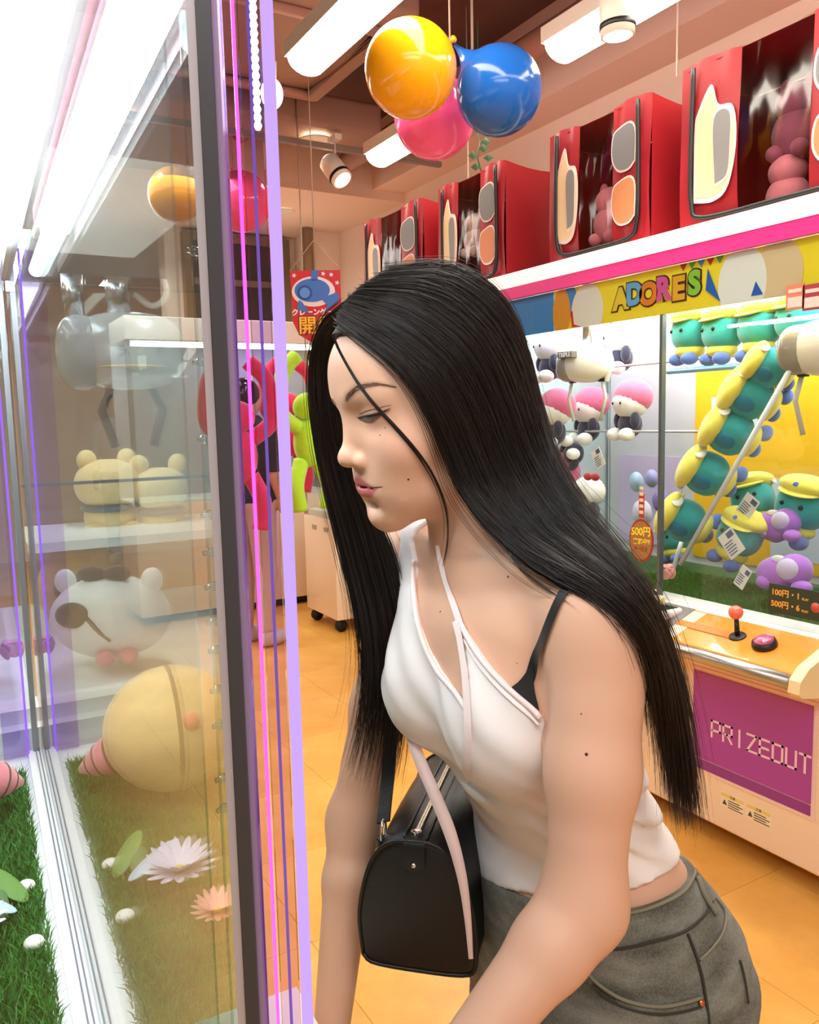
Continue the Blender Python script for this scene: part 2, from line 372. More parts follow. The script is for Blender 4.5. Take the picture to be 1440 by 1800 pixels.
# hanging ivy and wires
for i, (px, y0, y1, D) in enumerate(((842, 236, 300, 3.4),)):
    V = thing('hanging_ivy', 'short strand of green artificial ivy hanging under the balloons', 'ivy', dep(px, y1, D)); LF = mat('ivy_leaf', '#2f5a32', rough=0.5)
    st = [dep(px+3*math.sin(k*1.3), y0+(y1-y0)*k/6, D) for k in range(7)]; mb = MB(); mb.tube([(st[0][0], st[0][1], 3.02)]+st, 0.003, 5); mb.obj('stem', LF, V)
    for k, (dx, dy) in enumerate(((-11, 38), (12, 14), (16, 42), (-6, 58), (8, 26))):
        p = dep(px+dx, y0+dy, D); mb = MB(); mb.add([p+AX[0]*a+AX[1]*b-AX[2]*cz for a, b, cz in ((-.02, 0, 0), (0, -.016, .008), (.022, 0, 0), (0, .018, .008), (0, 0, .014))], [(0, 1, 4), (1, 2, 4), (2, 3, 4), (3, 0, 4)]); mb.obj('leaf', LF, V)
for i, (px, y1, D) in enumerate(((1190, 135, 3.0), (824, 330, 4.2))):
    p = dep(px, y1, D); mb = MB(); mb.tube([p, (p[0], p[1], 3.45)], 0.004, 6); tag(mb.obj('hanging_cable', mat('cable_white', '#d8c8b8', rough=0.6)), ['white cable hanging down behind the red bags', 'thin cable hanging down in the far corner by the wall'][i], 'cable')
# ------------------------------------------------------------------ row of crane machines along the right wall
MX = 2.12; MB_X = 2.80
CREAM = mat('machine_cream', '#f4e2cd', rough=0.35, coat=0.2); PINK = mat('pink_band', '#ee3f9a', rough=0.3, coat=0.3); WHITE = mat('machine_white', '#f7f2ec', rough=0.35)
GLASS = glass('clear_pane', '#f6fbfa'); STEEL = mat('brushed_steel', '#b7b2aa', rough=0.33, metal=1.0); ACR = glass('clear_acrylic', '#eef6f8', 0.06, 0.02, 1.3)
PURP = mat('purple_panel', '#a332ae', rough=0.22, coat=0.5); BLK2 = mat('black_plastic', '#121212', rough=0.4)
LEDW = emat('led_tube_white', '#f4fbff', 16.0)
YV = lambda y, z, x=MX: np.array([x, y, z])
FRX = lambda o: (o, (0, -1, 0), (0, 0, 1))       # writing on a face that looks towards the aisle
def crane_machine(y0, y1, label, stations, seams=()):
    M = thing('crane_machine', label, 'crane machine', (MX, (y0+y1)/2, 0))
    g = 0.004; y0 += g; y1 -= g
    mb = MB(); mb.rbox((MX, y0, 0.07), (MB_X+0.05, y1, 0.70), 0.012); mb.obj('cabinet', CREAM, M)
    for yy in (y0+0.12, y1-0.12):
        for xx in (MX+0.09, MB_X-0.05):
            mb = MB(); mb.lathe([(0.0, -0.014), (0.030, -0.014), (0.034, -0.008), (0.034, 0.008), (0.030, 0.014), (0.0, 0.014)], (xx, yy, 0.034), (0, 1, 0), 18)
            c = mb.obj('castor', mat('castor_grey', '#9a9894', rough=0.4), M)
            ox, oy = xx-M.location.x, yy-M.location.y; mb = MB(); mb.prism([(-0.022, 0.03), (-0.022, 0.074), (0.022, 0.074), (0.022, 0.03), (0.016, 0.03), (0.016, 0.069), (-0.016, 0.069), (-0.016, 0.03)], ((ox-0.02, oy, 0), (0, 1, 0), (0, 0, 1), (1, 0, 0)), 0.04); o = mb.obj('castor_fork', STEEL); o.parent = c
    # glazing base frame, floor of the play field, back, roof, header
    mb = MB(); mb.prism([(0, 0.69), (0, 0.765), (0.035, 0.79), (0.08, 0.79), (0.08, 0.69)], ((MX-0.005, y0, 0), (1, 0, 0), (0, 0, 1), (0, 1, 0)), y1-y0); mb.obj('window_sill', WHITE, M)
    mb = MB(); mb.box((MX+0.04, y0, 0.70), (MB_X, y1, 0.765)); mb.obj('play_floor', WHITE, M)
    mb = MB(); mb.box((MB_X, y0, 0.70), (MB_X+0.05, y1, 1.99)); mb.obj('back_panel', mat('back_grey', '#c3c2cc', rough=0.5), M)
    mb = MB(); mb.box((MX+0.02, y0, 1.935), (MB_X+0.05, y1, 1.99)); mb.obj('roof', WHITE, M)
    mb = MB(); mb.box((MX-0.012, y0-g, 1.935), (MX+0.03, y1+g, 1.992)); mb.obj('white_band', mat('lit_white_band', '#fffaf4', rough=0.4, emit=0.5, ecol='#fff4ea'), M)
    mb = MB(); mb.box((MX-0.008, y0-g, 1.888), (MX+0.03, y1+g, 1.935)); mb.obj('pink_band', PINK, M)
    mb = MB(); mb.box((MX, y0, 0.785), (MX+0.006, y1-0.012, 1.888)); mb.obj('front_pane', GLASS, M)
    for yy in seams:
        mb = MB(); mb.box((MX-0.001, yy-0.006, 0.785), (MX+0.018, yy+0.006, 1.735)); mb.obj('pane_joint', mat('post_grey', '#6f797b', rough=0.3, metal=0.6), M)
    for yy in (y0+0.004, y1-0.012):
        mb = MB(); mb.box((MX+0.008, yy-0.003, 0.765), (MB_X, yy+0.003, 1.93)); mb.obj('side_pane', GLASS, M)
        mb = MB(); mb.box((MX+0.006, yy-0.008, 0.765), (MX+0.02, yy+0.008, 1.735)); mb.obj('corner_post', mat('post_grey', '#8c9496', rough=0.3, metal=0.6), M)
    for xx in (MX+0.06, MB_X-0.12):
        mb = MB(); mb.tube([(xx, y0+0.04, 1.90), (xx, y1-0.04, 1.90)], 0.012, 10); mb.obj('led_tube', LEDW, M)
    d = bpy.data.lights.new('machine_light', 'AREA'); d.shape = 'RECTANGLE'; d.size = 0.5; d.size_y = y1-y0-0.1; d.energy = 9*(y1-y0)/0.95; d.color = (0.95, 0.98, 1.0)
    lo = bpy.data.objects.new('machine_light', d); COL.objects.link(lo); lo.parent = M; lo.location = (0.36, 0, 1.88)
    for st0, st1 in stations:
        # control panel
        P = [(MX+0.0, 0.635), (MX+0.0, 0.772), (MX-0.165, 0.712), (MX-0.185, 0.690), (MX-0.180, 0.672), (MX-0.06, 0.640)]
        mb = MB(); mb.prism(P, ((0, st0+0.03, 0), (1, 0, 0), (0, 0, 1), (0, 1, 0)), st1-st0-0.06); mb.obj('control_panel', mat('panel_orange', '#f79a35', rough=0.25, coat=0.5, noise=0.10, nscale=14), M)
        nx = np.array([-0.342, 0, 0.94]); tx = np.array([0.94, 0, 0.342])
        def pan(t, y, h=0.0): return np.array([MX-0.165, y, 0.712])+tx*t+nx*h
        mb = MB(); mb.prism([(0.01, st1-0.20), (0.168, st1-0.20), (0.168, st1-0.03), (0.01, st1-0.03)], (pan(0, 0, 0.0006), tx, (0, 1, 0), nx), 0.001); mb.obj('pale_panel_print', mat('panel_pale', '#f6dfc6', rough=0.25), M)
        mb = MB(); mb.prism([(0.075, st1-0.36), (0.105, st1-0.36), (0.105, st1-0.06), (0.075, st1-0.06)], (pan(0, 0, 0.0018), tx, (0, 1, 0), nx), 0.0008); mb.obj('orange_stripe_print', mat('stripe_orange', '#f0802a', rough=0.25), M)
        mb = MB(); mb.tube([(MX-0.178, st0+0.03, 0.690), (MX-0.178, st1-0.03, 0.690)], 0.021, 16); mb.obj('hand_rail', STEEL, M)
        for yy, s in ((st0, 1), (st1, -1)):
            mb = MB(); mb.prism([(0.0, 0.615), (0.0, 0.795), (-0.165, 0.735), (-0.200, 0.705), (-0.205, 0.672), (-0.19, 0.66), (-0.03, 0.63)], ((MX, yy-0.012 if s > 0 else yy-0.022, 0), (1, 0, 0), (0, 0, 1), (0, 1, 0)), 0.034); mb.obj('panel_end', mat('bracket_cream', '#f2dfae', rough=0.4), M)
        yj = st0+(st1-st0)*0.43
        jc = pan(0.095, yj); mb = MB(); mb.lathe([(0.0, 0.0), (0.026, 0.001), (0.024, 0.004), (0.0, 0.005)], jc, nx, 20); mb.obj('joystick_washer', BLK2, M)
        mb = MB(); mb.tube([jc, jc+np.array([0.0, 0.006, 0.055])], [0.008, 0.007], 10); mb.obj('joystick_shaft', BLK2, M)
        mb = MB(); mb.ell(jc+np.array([0, 0.008, 0.072]), 0.0215); mb.obj('joystick_ball', mat('coral_ball', '#e8735f', rough=0.25, coat=0.4), M)
        bc = pan(0.085, yj-0.100); mb = MB(); mb.lathe([(0.0, 0), (0.034, 0.0), (0.036, 0.006), (0.033, 0.018), (0.0, 0.018)], bc, nx, 26); b = mb.obj('button', BLK2, M)
        mb = MB(); mb.lathe([(0.0, 0.018), (0.029, 0.018), (0.028, 0.024), (0.015, 0.029), (0.0, 0.030)], bc-np.array(M['_origin']), nx, 26); o = mb.obj('button_cap', mat('button_pink', '#c95a86', rough=0.12, coat=0.8, noise=0.35, nscale=60)); o.parent = b
        rc = pan(0.09, st1-0.085); mb = MB(); mb.prism([(-0.085, -0.065), (0.085, -0.065), (0.085, 0.055), (-0.085, 0.055)], (rc+nx*0.0008, tx, (0, 1, 0), nx), 0.003); r0 = mb.obj('reader_plate', mat('grey_plate', '#8f8780', rough=0.4, metal=0.6), M)
        mb = MB(); mb.rbox(rc+np.array([-0.062, -0.035, 0.0]), rc+np.array([0.062, 0.045, 0.034]), 0.012); r1 = mb.obj('card_reader', WHITE, M)
        mb = MB(); mb.box(rc-np.array(M['_origin'])+np.array([-0.045, -0.024, 0.034]), rc-np.array(M['_origin'])+np.array([0.045, 0.034, 0.0355])); o = mb.obj('reader_screen', mat('reader_glass', '#15191b', rough=0.08)); o.parent = r1
        # prize door
        d0, d1 = st0+(st1-st0)*0.115, st0+(st1-st0)*0.765
        mb = MB(); mb.box((MX-0.004, d0-0.012, 0.235), (MX+0.01, d1+0.012, 0.588)); mb.obj('door_frame', mat('door_rim', '#f0d6d6', rough=0.4), M)
        mb = MB(); mb.box((MX-0.007, d0, 0.283), (MX, d1, 0.575)); dr = mb.obj('prize_door', PURP, M)
        mb = MB(); mb.box((MX-0.006, d0, 0.247), (MX, d1, 0.279)); mb.obj('door_lip', mat('purple_dark', '#8a2596', rough=0.25, coat=0.4), M)
        text = 'PRIZEOUT'; PT = mat('door_lettering', '#f2d9f2', rough=0.4)
        pen = {'P': [[(0, 0), (0, 1), (1, 1), (1, .42), (0.1, .42)]], 'R': [[(0, 0), (0, 1), (1, 1), (1, .45), (.1, .45)], [(.45, .45), (1, 0)]], 'I': [[(.5, 0), (.5, 1)]], 'Z': [[(0, 1), (1, 1), (0, 0), (1, 0)]],
               'E': [[(1, 1), (0, 1), (0, 0), (1, 0)], [(0, .5), (.9, .5)]], 'O': [[(0, 0), (0, 1), (1, 1), (1, 0), (0, 0)]], 'U': [[(0, 1), (0, 0), (1, 0), (1, 1)]], 'T': [[(0, 1), (1, 1)], [(.5, 1), (.5, 0)]]}
        yy = d1-(d1-d0)*0.18; cw = (d1-d0)*0.074; zb = 0.372; hh = 0.052
        for ch in text:
            mb = MB()
            for L_ in pen[ch]:
                for (a0, b0), (a1, b1) in zip(L_[:-1], L_[1:]):
                    p0 = np.array([MX-0.0075, yy-a0*cw, zb+b0*hh]); p1 = np.array([MX-0.0075, yy-a1*cw, zb+b1*hh]); t = (p1-p0)/np.linalg.norm(p1-p0); s = np.cross(t, (1, 0, 0))*0.0036
                    p0 = p0-t*0.0036; p1 = p1+t*0.0036
                    mb.add([p0-s, p1-s, p1+s, p0+s, p0-s+(0.002, 0, 0), p1-s+(0.002, 0, 0), p1+s+(0.002, 0, 0), p0+s+(0.002, 0, 0)], [(0, 1, 2, 3), (7, 6, 5, 4), (0, 4, 5, 1), (1, 5, 6, 2), (2, 6, 7, 3), (3, 7, 4, 0)], 0, False)
            mb.v = [v-np.array(M['_origin']) for v in mb.v]
            o = mb.obj('letter', PT); o.parent = dr; yy -= cw*1.42
        # warning stickers
        ST = mat('sticker_paper', '#f3ead2', rough=0.5); INK = mat('sticker_ink', '#5b4a3c', rough=0.6)
        for k, ys in enumerate((d1-0.11, d1-0.205)):
            mb = MB(); mb.box((MX-0.0012, ys-0.092, 0.150), (MX, ys, 0.200)); s = mb.obj('warning_sticker', ST, M)
            mb = MB(); mb.box((MX-0.0018, ys-0.088, 0.186), (MX-0.001, ys-0.004, 0.197)); o = mb.obj('sticker_heading', mat('sticker_yellow', '#ecd874', rough=0.5), M)
            mb = MB()
            for q in range(4): mb.box((MX-0.0018, ys-0.085+0.012*(q % 2), 0.154+q*0.0075), (MX-0.001, ys-0.03, 0.157+q*0.0075))
            mb.add([(MX-0.0018, ys-0.008, 0.16), (MX-0.0018, ys-0.026, 0.16), (MX-0.0018, ys-0.017, 0.178)], [(0, 1, 2)], 0, False); mb.obj('sticker_print', INK, M)
            t = text_mesh('sticker_text', '注意', 0.011, ((MX-0.0020, ys-0.046, 0.1915), (0, -1, 0), (0, 0, 1)), INK, M, 0.0002)
    return M
MA = crane_machine(1.00, 2.90, 'wide cream crane machine holding teal, purple, white and pink plush toys', ((1.29, 1.94), (2.24, 2.89)), (1.95,))
MCm = crane_machine(2.91, 3.86, 'cream crane machine at the far end of the row, next to the wide one', ((3.20, 3.85),))

# --- header lettering ADORES and plain decoration
def header(ya, yb, yc, label):
    M = thing('header_sign', label, 'sign', (MX+0.017, (ya+yb)/2, 1.737)); hx = MX+0.0115
    mb = MB(); mb.box((MX+0.0125, ya, 1.737), (MX+0.0215, yb, 1.886)); mb.obj('board', mat('header_yellow', '#f8d82a', rough=0.35, emit=0.12), M)
    cols = ['#f9d43a', '#6fb6ee', '#f58a2e', '#e85aa5', '#f6b42c', '#8fd13f']
    wd = 0.064; z = 1.812
    for i, ch in enumerate('ADORES'):
        y = yc+(2.5-i)*wd; dz = 0.004*(1 if i % 2 else -1)
        text_mesh('letter_outline', ch, 0.098, ((hx-0.0006, y, z+dz), (0, -1, 0), (0, 0, 1)), mat('letter_outline', '#4a1a20', rough=0.4), M, 0.0008, 0.0105)
        text_mesh('letter', ch, 0.098, ((hx-0.0024, y, z+dz), (0, -1, 0), (0, 0, 1)), mat('letter_'+cols[i][1:], cols[i], rough=0.3), M, 0.0008, 0.0055)
    def blob(nm, pts, col, lift=0.0012):
        mb = MB(); mb.prism([(-(p[0]-0), p[1]) for p in pts], ((hx-lift, 0, 0), (0, -1, 0), (0, 0, 1), (-1, 0, 0)), 0.0006); return mb.obj(nm, mat('print_'+col.strip('#'), col, rough=0.35), M)
    arc = lambda cy, cz, ry, rz, n=24: [(cy+ry*math.cos(a), cz+rz*math.sin(a)) for a in np.linspace(0, 2*PI, n, endpoint=False)]
    clipz = lambda P: [(a, min(max(b, 1.7365), 1.8865)) for a, b in P]
    blob('white_print', clipz(arc(yc-0.335, 1.79, 0.085, 0.115)), '#fbf7f2'); blob('tan_print', clipz(arc(yc-0.455, 1.80, 0.08, 0.10)), '#f0cfa2', 0.0008)
    blob('white_print', clipz(arc(yc+0.33, 1.79, 0.085, 0.10)), '#fdf3ea'); blob('red_arc_print', clipz([(yc+0.42, 1.80), (yc+0.41, 1.74), (yc+0.36, 1.737), (yc+0.40, 1.75), (yc+0.407, 1.80)]), '#e0312a', 0.002)
    for i in range(5): blob('bunting_print', [(yc-0.10-0.035*i, 1.885), (yc-0.13-0.035*i, 1.885), (yc-0.115-0.035*i, 1.862)], ['#c8372d', '#6db04a', '#4aa0d8'][i % 3], 0.001)
    blob('blue_flag_print', [(yc-0.212, 1.855), (yc-0.205, 1.79), (yc-0.262, 1.748)], '#1e63c6', 0.003); blob('blue_flag_print', [(yc-0.385, 1.79), (yc-0.37, 1.75), (yc-0.41, 1.75)], '#1e63c6', 0.003)
    blob('orange_print', clipz(arc(yc+0.47, 1.80, 0.05, 0.09)), '#f5a02a', 0.0016); blob('blue_print', clipz(arc(yc+0.425, 1.84, 0.04, 0.06)), '#3f8fe0', 0.001)
header(1.012, 2.50, 1.985, 'yellow illuminated ADORES header sign above the teal plush'); header(2.925, 3.84, 3.33, 'yellow ADORES header sign on the far machine')
mb = MB(); mb.box((MX+0.0125, 2.505, 1.737), (MX+0.0215, 2.89, 1.886)); tag(mb.obj('header_sign', mat('header_blue', '#3f8fe0', rough=0.35)), 'plain blue end piece of the header sign behind the woman', 'sign')

# --- red vinyl storage bags on the roof
RED = mat('red_vinyl', '#9e1a24', rough=0.42, bump=0.25, bscale=25); VIN = glass('clear_vinyl', '#e9d6d4', 0.05, 0.10, 1.0)
BLKP = mat('black_piping', '#141012', rough=0.5)
def patch(pts, c, n=40): return cr(np.array(pts+[pts[0]], float), n)
def bag(y0, y1, label, h=0.49):
    x0 = 2.185; x1 = 2.56; z0 = 1.995
    B = thing('storage_bag', label, 'storage bag', (x0, (y0+y1)/2, z0), group='red storage bags on the machine roofs')
    w = y1-y0; a, b = y0+w*0.34, y0+w*0.68
    zt = lambda y: z0+h+0.012*math.sin((y-y0)/w*9)
    def wall(nm, ya, yb, m, x=x0, zb=z0):
        mb = MB(); G = [[(x-0.010*math.sin(PI*j/6)-0.004*math.sin(i*1.7+j), ya+(yb-ya)*i/8, zb+(zt(ya+(yb-ya)*i/8)-zb)*j/6) for j in range(7)] for i in range(9)]; mb.grid(np.array(G)); return mb.obj(nm, m, B)
    wall('front_panel', y0, a, RED); wall('front_panel', b, y1, RED); wall('clear_window', a, b, VIN)
    for yy in (y0, y1):
        mb = MB(); s = -1 if yy == y0 else 1; G = [[(x0+(x1-x0)*i/6, yy+s*0.018*math.sin(PI*i/6)*math.sin(PI*j/6), z0+(h-0.02*math.sin(PI*i/6))*j/6) for j in range(7)] for i in range(7)]; mb.grid(np.array(G)); mb.obj('side_panel', RED, B)
    mb = MB(); mb.box((x0, y0, z0), (x1, y1, z0+0.006)); mb.obj('base_panel', RED, B)
    mb = MB(); G = [[(x0+(x1-x0)*i/6, y0+w*j/8, z0+h-0.006-0.02*math.sin(PI*i/6)) for j in range(9)] for i in range(7)]; mb.grid(np.array(G)); mb.obj('top_panel', RED, B)
    mb = MB(); mb.box((x1-0.004, y0, z0), (x1, y1, z0+h-0.01)); mb.obj('back_panel', RED, B)
    fx = x0-0.017
    mb = MB(); mb.tube(cr(np.array([(fx, y1-0.055, z0+h-0.01), (fx, y1-0.05, z0+h*0.5), (fx, y1-0.055, z0+0.08), (fx, y1-0.10, z0+0.028), (fx, (y0+y1)/2, z0+0.022), (fx, y0+0.09, z0+0.028), (fx, y0+0.05, z0+0.08), (fx, y0+0.045, z0+h*0.5), (fx, y0+0.05, z0+h-0.01)]), 60), 0.008, 8); mb.obj('zip_piping', BLKP, B)
    # plain appliqued patches in the colours of the print (no figures)
    def app(cy, cz, pts, col, lift=0.0):
        for grow, mm, lf in ((1.10, mat('patch_white', '#f4e3da', rough=0.5), 0.0), (1.0, mat('patch_'+col[1:], col, rough=0.5), 0.0016)):
            mb = MB(); P = [(-p[0]*grow, p[1]*grow) for p in patch(pts, None)]; mb.prism(P, ((fx+0.004-lift-lf, cy, cz), (0, -1, 0), (0, 0, 1), (-1, 0, 0)), 0.0014); mb.obj('patch_outline' if lf == 0 else 'patch', mm, B)
    k = w/0.56; cl = (b+y1-0.05)/2; cr_ = (a+y0+0.05)/2
    tall = [(-0.055*k, -0.15), (-0.055*k, 0.05), (-0.045*k, 0.10), (-0.01*k, 0.16), (0.01*k, 0.10), (0.05*k, 0.08), (0.06*k, -0.02), (0.04*k, -0.13), (0.0, -0.16)]
    app(cl, z0+0.245, [(-p[0], p[1]) for p in tall], '#f2d9a8'); app(cl-0.028*k, z0+0.24, [(0.02*k, -0.12), (0.026*k, 0.07), (-0.018*k, 0.08), (-0.022*k, -0.02), (-0.014*k, -0.10)], '#8d8d8c', 0.0035)
    rnd = [(-0.05*k, -0.06), (-0.052*k, 0.03), (-0.03*k, 0.065), (0.02*k, 0.06), (0.055*k, 0.04), (0.06*k, -0.03), (0.03*k, -0.075), (-0.02*k, -0.08)]
    app(cr_, z0+0.345, rnd, '#7f8082'); app(cr_, z0+0.165, rnd, '#d98c5e')
    return B
BAGS = [(1.24, 1.93, 'large red storage bag over the machine with teal plush'), (2.06, 2.58, 'red storage bag with a pink plush at its window'), (2.87, 3.39, 'red storage bag with pale plush behind creased clear vinyl'), (3.53, 4.16, 'red storage bag at the far end of the row with an empty dark window')]
for y0, y1, lb in BAGS: bag(y0, y1, lb, 0.50 if y0 < 2 else 0.485)

# ------------------------------------------------------------------ plush toys
def plush_mat(name, col): return mat('plush_'+name, col, rough=0.9, sheen=0.4, bump=0.35, bscale=260, noise=0.08, nscale=30)
TEAL, YEL, BLU, WHT, PNK, PUR, NVY = [plush_mat(n, c) for n, c in (('teal', '#2fa3a5'), ('yellow', '#f2e25c'), ('blue', '#5a78c8'), ('white', '#f5f1f0'), ('pink', '#e36f95'), ('purple', '#b06bd2'), ('navy', '#2b2b44'))]
DTEAL = plush_mat('deep_teal', '#1f7c9a'); LILAC = plush_mat('lilac', '#cfc3e6'); BEAD = mat('bead_black', '#101014', rough=0.15)
def part_ell(T, nm, m, c, r, R=None, power=1.0, nu=22, nv=14):
    mb = MB(); mb.ell(c, r, R=R, power=power, nu=nu, nv=nv); return mb.obj(nm, m, T)
def fr(up, fwd):
    up = np.array(up, float); up /= np.linalg.norm(up); fwd = np.array(fwd, float); fwd -= up*(fwd @ up); fwd /= np.linalg.norm(fwd); return np.stack([fwd, np.cross(up, fwd), up], 1)
def capped_plush(pos, up, fwd, s, label, group=None, eyes=True, legs=True):
    # generic soft toy: teal body, yellow peaked cap, yellow collar, little wings, blue feet
    R = fr(up, fwd); P = lambda x, y, z: pos+R @ (np.array([x, y, z])*s)
    T = thing('plush_toy', label, 'plush toy', pos, group=group)
    part_ell(T, 'head', TEAL, P(0, 0, 0.10), np.array([0.46, 0.50, 0.46])*s, R, 0.82)
    part_ell(T, 'collar', YEL, P(0.02, 0, -0.36), np.array([0.36, 0.40, 0.20])*s, R)
    if legs:
        for y in (-0.25, 0.25): part_ell(T, 'foot', BLU, P(0.22, y, -0.56), np.array([0.24, 0.17, 0.16])*s, R)
    part_ell(T, 'cap', YEL, P(-0.02, 0, 0.52), np.array([0.54, 0.56, 0.24])*s, R)
    part_ell(T, 'cap_brim', YEL, P(0.30, 0, 0.42), np.array([0.30, 0.42, 0.05])*s, R @ rotaxis((0, 1, 0), 0.25))
    part_ell(T, 'cap_badge', BLU, P(0.47, 0, 0.54), np.array([0.05, 0.08, 0.08])*s, R, nu=12, nv=8)
    for y in (-1, 1): part_ell(T, 'wing', WHT, P(-0.12, y*0.50, 0.50), np.array([0.22, 0.04, 0.13])*s, R @ rotaxis((1, 0, 0), 0.3*y), nu=14, nv=8)
    part_ell(T, 'back_patch', DTEAL, P(-0.40, 0, 0.15), np.array([0.10, 0.22, 0.24])*s, R, nu=14, nv=8)
    if eyes:
        for y in (-0.2, 0.2): part_ell(T, 'eye', BEAD, P(0.44, y, 0.14), np.array([0.04, 0.05, 0.05])*s, R, nu=10, nv=6)
    return T
def swing_tag(T, px, py, X, ang, w=0.05, h=0.075, nm='paper_tag'):
    c = onX(px, py, X); u = np.array([0, -math.cos(ang), math.sin(ang)]); v = np.array([0, math.sin(ang), math.cos(ang)])*1.0
    mb = MB(); mb.prism([(-w/2, -h/2), (w/2, -h/2), (w/2, h/2), (-w/2, h/2)], (c, u, v, np.cross(u, v)), 0.001); o = mb.obj(nm, mat('tag_paper', '#eceae6', rough=0.4), T)
    mb = MB()
    for k in range(5): mb.prism([(-w*0.4, -h*0.38+k*h*0.11), (w*(0.1+0.06*(k % 3)), -h*0.38+k*h*0.11), (w*(0.1+0.06*(k % 3)), -h*0.34+k*h*0.11), (-w*0.4, -h*0.34+k*h*0.11)], (c-np.cross(u, v)*-0.0015, u, v, np.cross(u, v)), 0.0006)
    mb.prism([(0, h*0.2), (w*0.4, h*0.2), (w*0.4, h*0.42), (0, h*0.42)], (c+np.cross(u, v)*0.0015, u, v, np.cross(u, v)), 0.0006); mb.v = [q-np.array(T['_origin']) for q in mb.v]; k = mb.obj('tag_print', mat('tag_ink', '#4c5f86', rough=0.5)); k.parent = o
    return o
# four sitting on the rail at the back of the first machine
for i, (px, py) in enumerate(((1215, 592), (1271, 590), (1336, 582), (1404, 570))):
    capped_plush(onX(px, py, 2.46), (0, 0, 1), (-1, 0.25, 0), 0.145, ['teal plush toy in a yellow cap on the shelf rail, next to the corner post', 'teal plush toy second along the shelf rail from the corner post', 'teal plush toy third along the shelf rail from the corner post', 'teal plush toy on the shelf rail beside the red price cards'][i], 'teal plush toys on the shelf rail')
mb = MB(); a = onX(1168, 640, 2.40); b = onX(1440, 600, 2.40); mb.tube([(2.385, 2.16, a[2]-0.03), (2.385, 1.02, a[2]-0.03)], 0.010, 8); tag(mb.obj('shelf_rail', mat('blue_rail', '#6fb0e8', rough=0.2, coat=0.4)), 'pale blue rail the row of teal plush sits on', 'shelf rail')
# leaning stack
dirn = onX(1350, 640, 2.38)-onX(1215, 930, 2.38); dirn /= np.linalg.norm(dirn)
for i, (px, py) in enumerate(((1210, 918), (1250, 836), (1292, 764), (1326, 700))):
    up = np.array([-0.62, 0.62, 0.48]); capped_plush(onX(px, py, 2.36+0.015*i), up, (0.9, 0.2, 0.3), 0.152, ['teal plush toy leaning at the foot of the white poles', 'teal plush toy leaning on the poles, second up from the grass', 'teal plush toy leaning on the poles, third up from the grass', 'teal plush toy at the top of the leaning row by the yellow poster'][i], 'teal plush toys leaning along the white poles', eyes=False)
capped_plush(onX(1358, 650, 2.40), (-0.62, 0.6, 0.5), (0.9, 0.2, 0.3), 0.128, 'teal plush toy highest of all on the white poles just under the shelf rail', 'teal plush toys leaning along the white poles', eyes=False)
for i, (a, b) in enumerate((((1196, 992), (1424, 588)), ((1184, 1000), (1196, 960)))):
    mb = MB(); p, q = onX(*a, 2.27 if i == 0 else 2.35), onX(*b, 2.30 if i == 0 else 2.42); q = p+(q-p)*(1.0 if i == 0 else 1.9); mb.tube([p, q], 0.0085, 12); tag(mb.obj('support_pole', mat('pole_white', '#e9e9ec', rough=0.3)), ['white pole slanting up in front of the leaning teal plush', 'white pole slanting up behind the leaning teal plush'][i], 'pole')
# loose toys on the grass
G1 = 'teal plush toys lying on the artificial grass'
t = capped_plush(onX(1298, 948, 2.42), (0.1, -0.35, 0.9), (-0.9, -0.1, 0.2), 0.15, 'teal plush toy sprawled on the grass with a printed paper tag', G1); swing_tag(t, 1286, 955, 2.30, 0.7, 0.07, 0.09)
t = capped_plush(onX(1325, 885, 2.55), (0.1, 0.3, 0.9), (-0.9, -0.3, 0.1), 0.15, 'teal plush toy slumped behind a white barcode tag', G1); swing_tag(t, 1315, 890, 2.38, -0.6, 0.06, 0.08)
t = capped_plush(onX(1408, 900, 2.55), (0.1, -0.2, 0.95), (-1, -0.1, 0.1), 0.17, 'teal plush toy sitting behind the purple toys', G1)
t = capped_plush(onX(1185, 950, 2.62), (0, 0.2, 0.9), (-0.9, 0.1, 0.1), 0.13, 'small teal plush toy half hidden at the foot of the stack by the corner post', G1)
def purple_toy(px, py, X, s, label):
    p = onX(px, py, X); T = thing('plush_toy', label, 'plush toy', p, group='purple plush toys on the artificial grass')
    part_ell(T, 'body', PUR, p, np.array([0.42, 0.62, 0.46])*s); part_ell(T, 'head', PUR, p+np.array([-0.05, -0.42, 0.18])*s, np.array([0.42, 0.42, 0.40])*s)
    part_ell(T, 'belly', LILAC, p+np.array([-0.30, -0.42, 0.22])*s, np.array([0.20, 0.30, 0.28])*s)
    for y in (-0.75, 0.2): part_ell(T, 'paw', PUR, p+np.array([-0.25, y, -0.18])*s, np.array([0.26, 0.24, 0.18])*s)
    part_ell(T, 'tail', WHT, p+np.array([-0.2, -0.1, 0.42])*s, np.array([0.06, 0.22, 0.10])*s); return T
t = purple_toy(1372, 1010, 2.34, 0.13, 'lilac purple plush toy lying on its side at the front of the grass'); swing_tag(t, 1306, 1015, 2.24, -0.5, 0.04, 0.075)
purple_toy(1362, 925, 2.48, 0.115, 'purple plush toy with a white back slumped behind the front one')
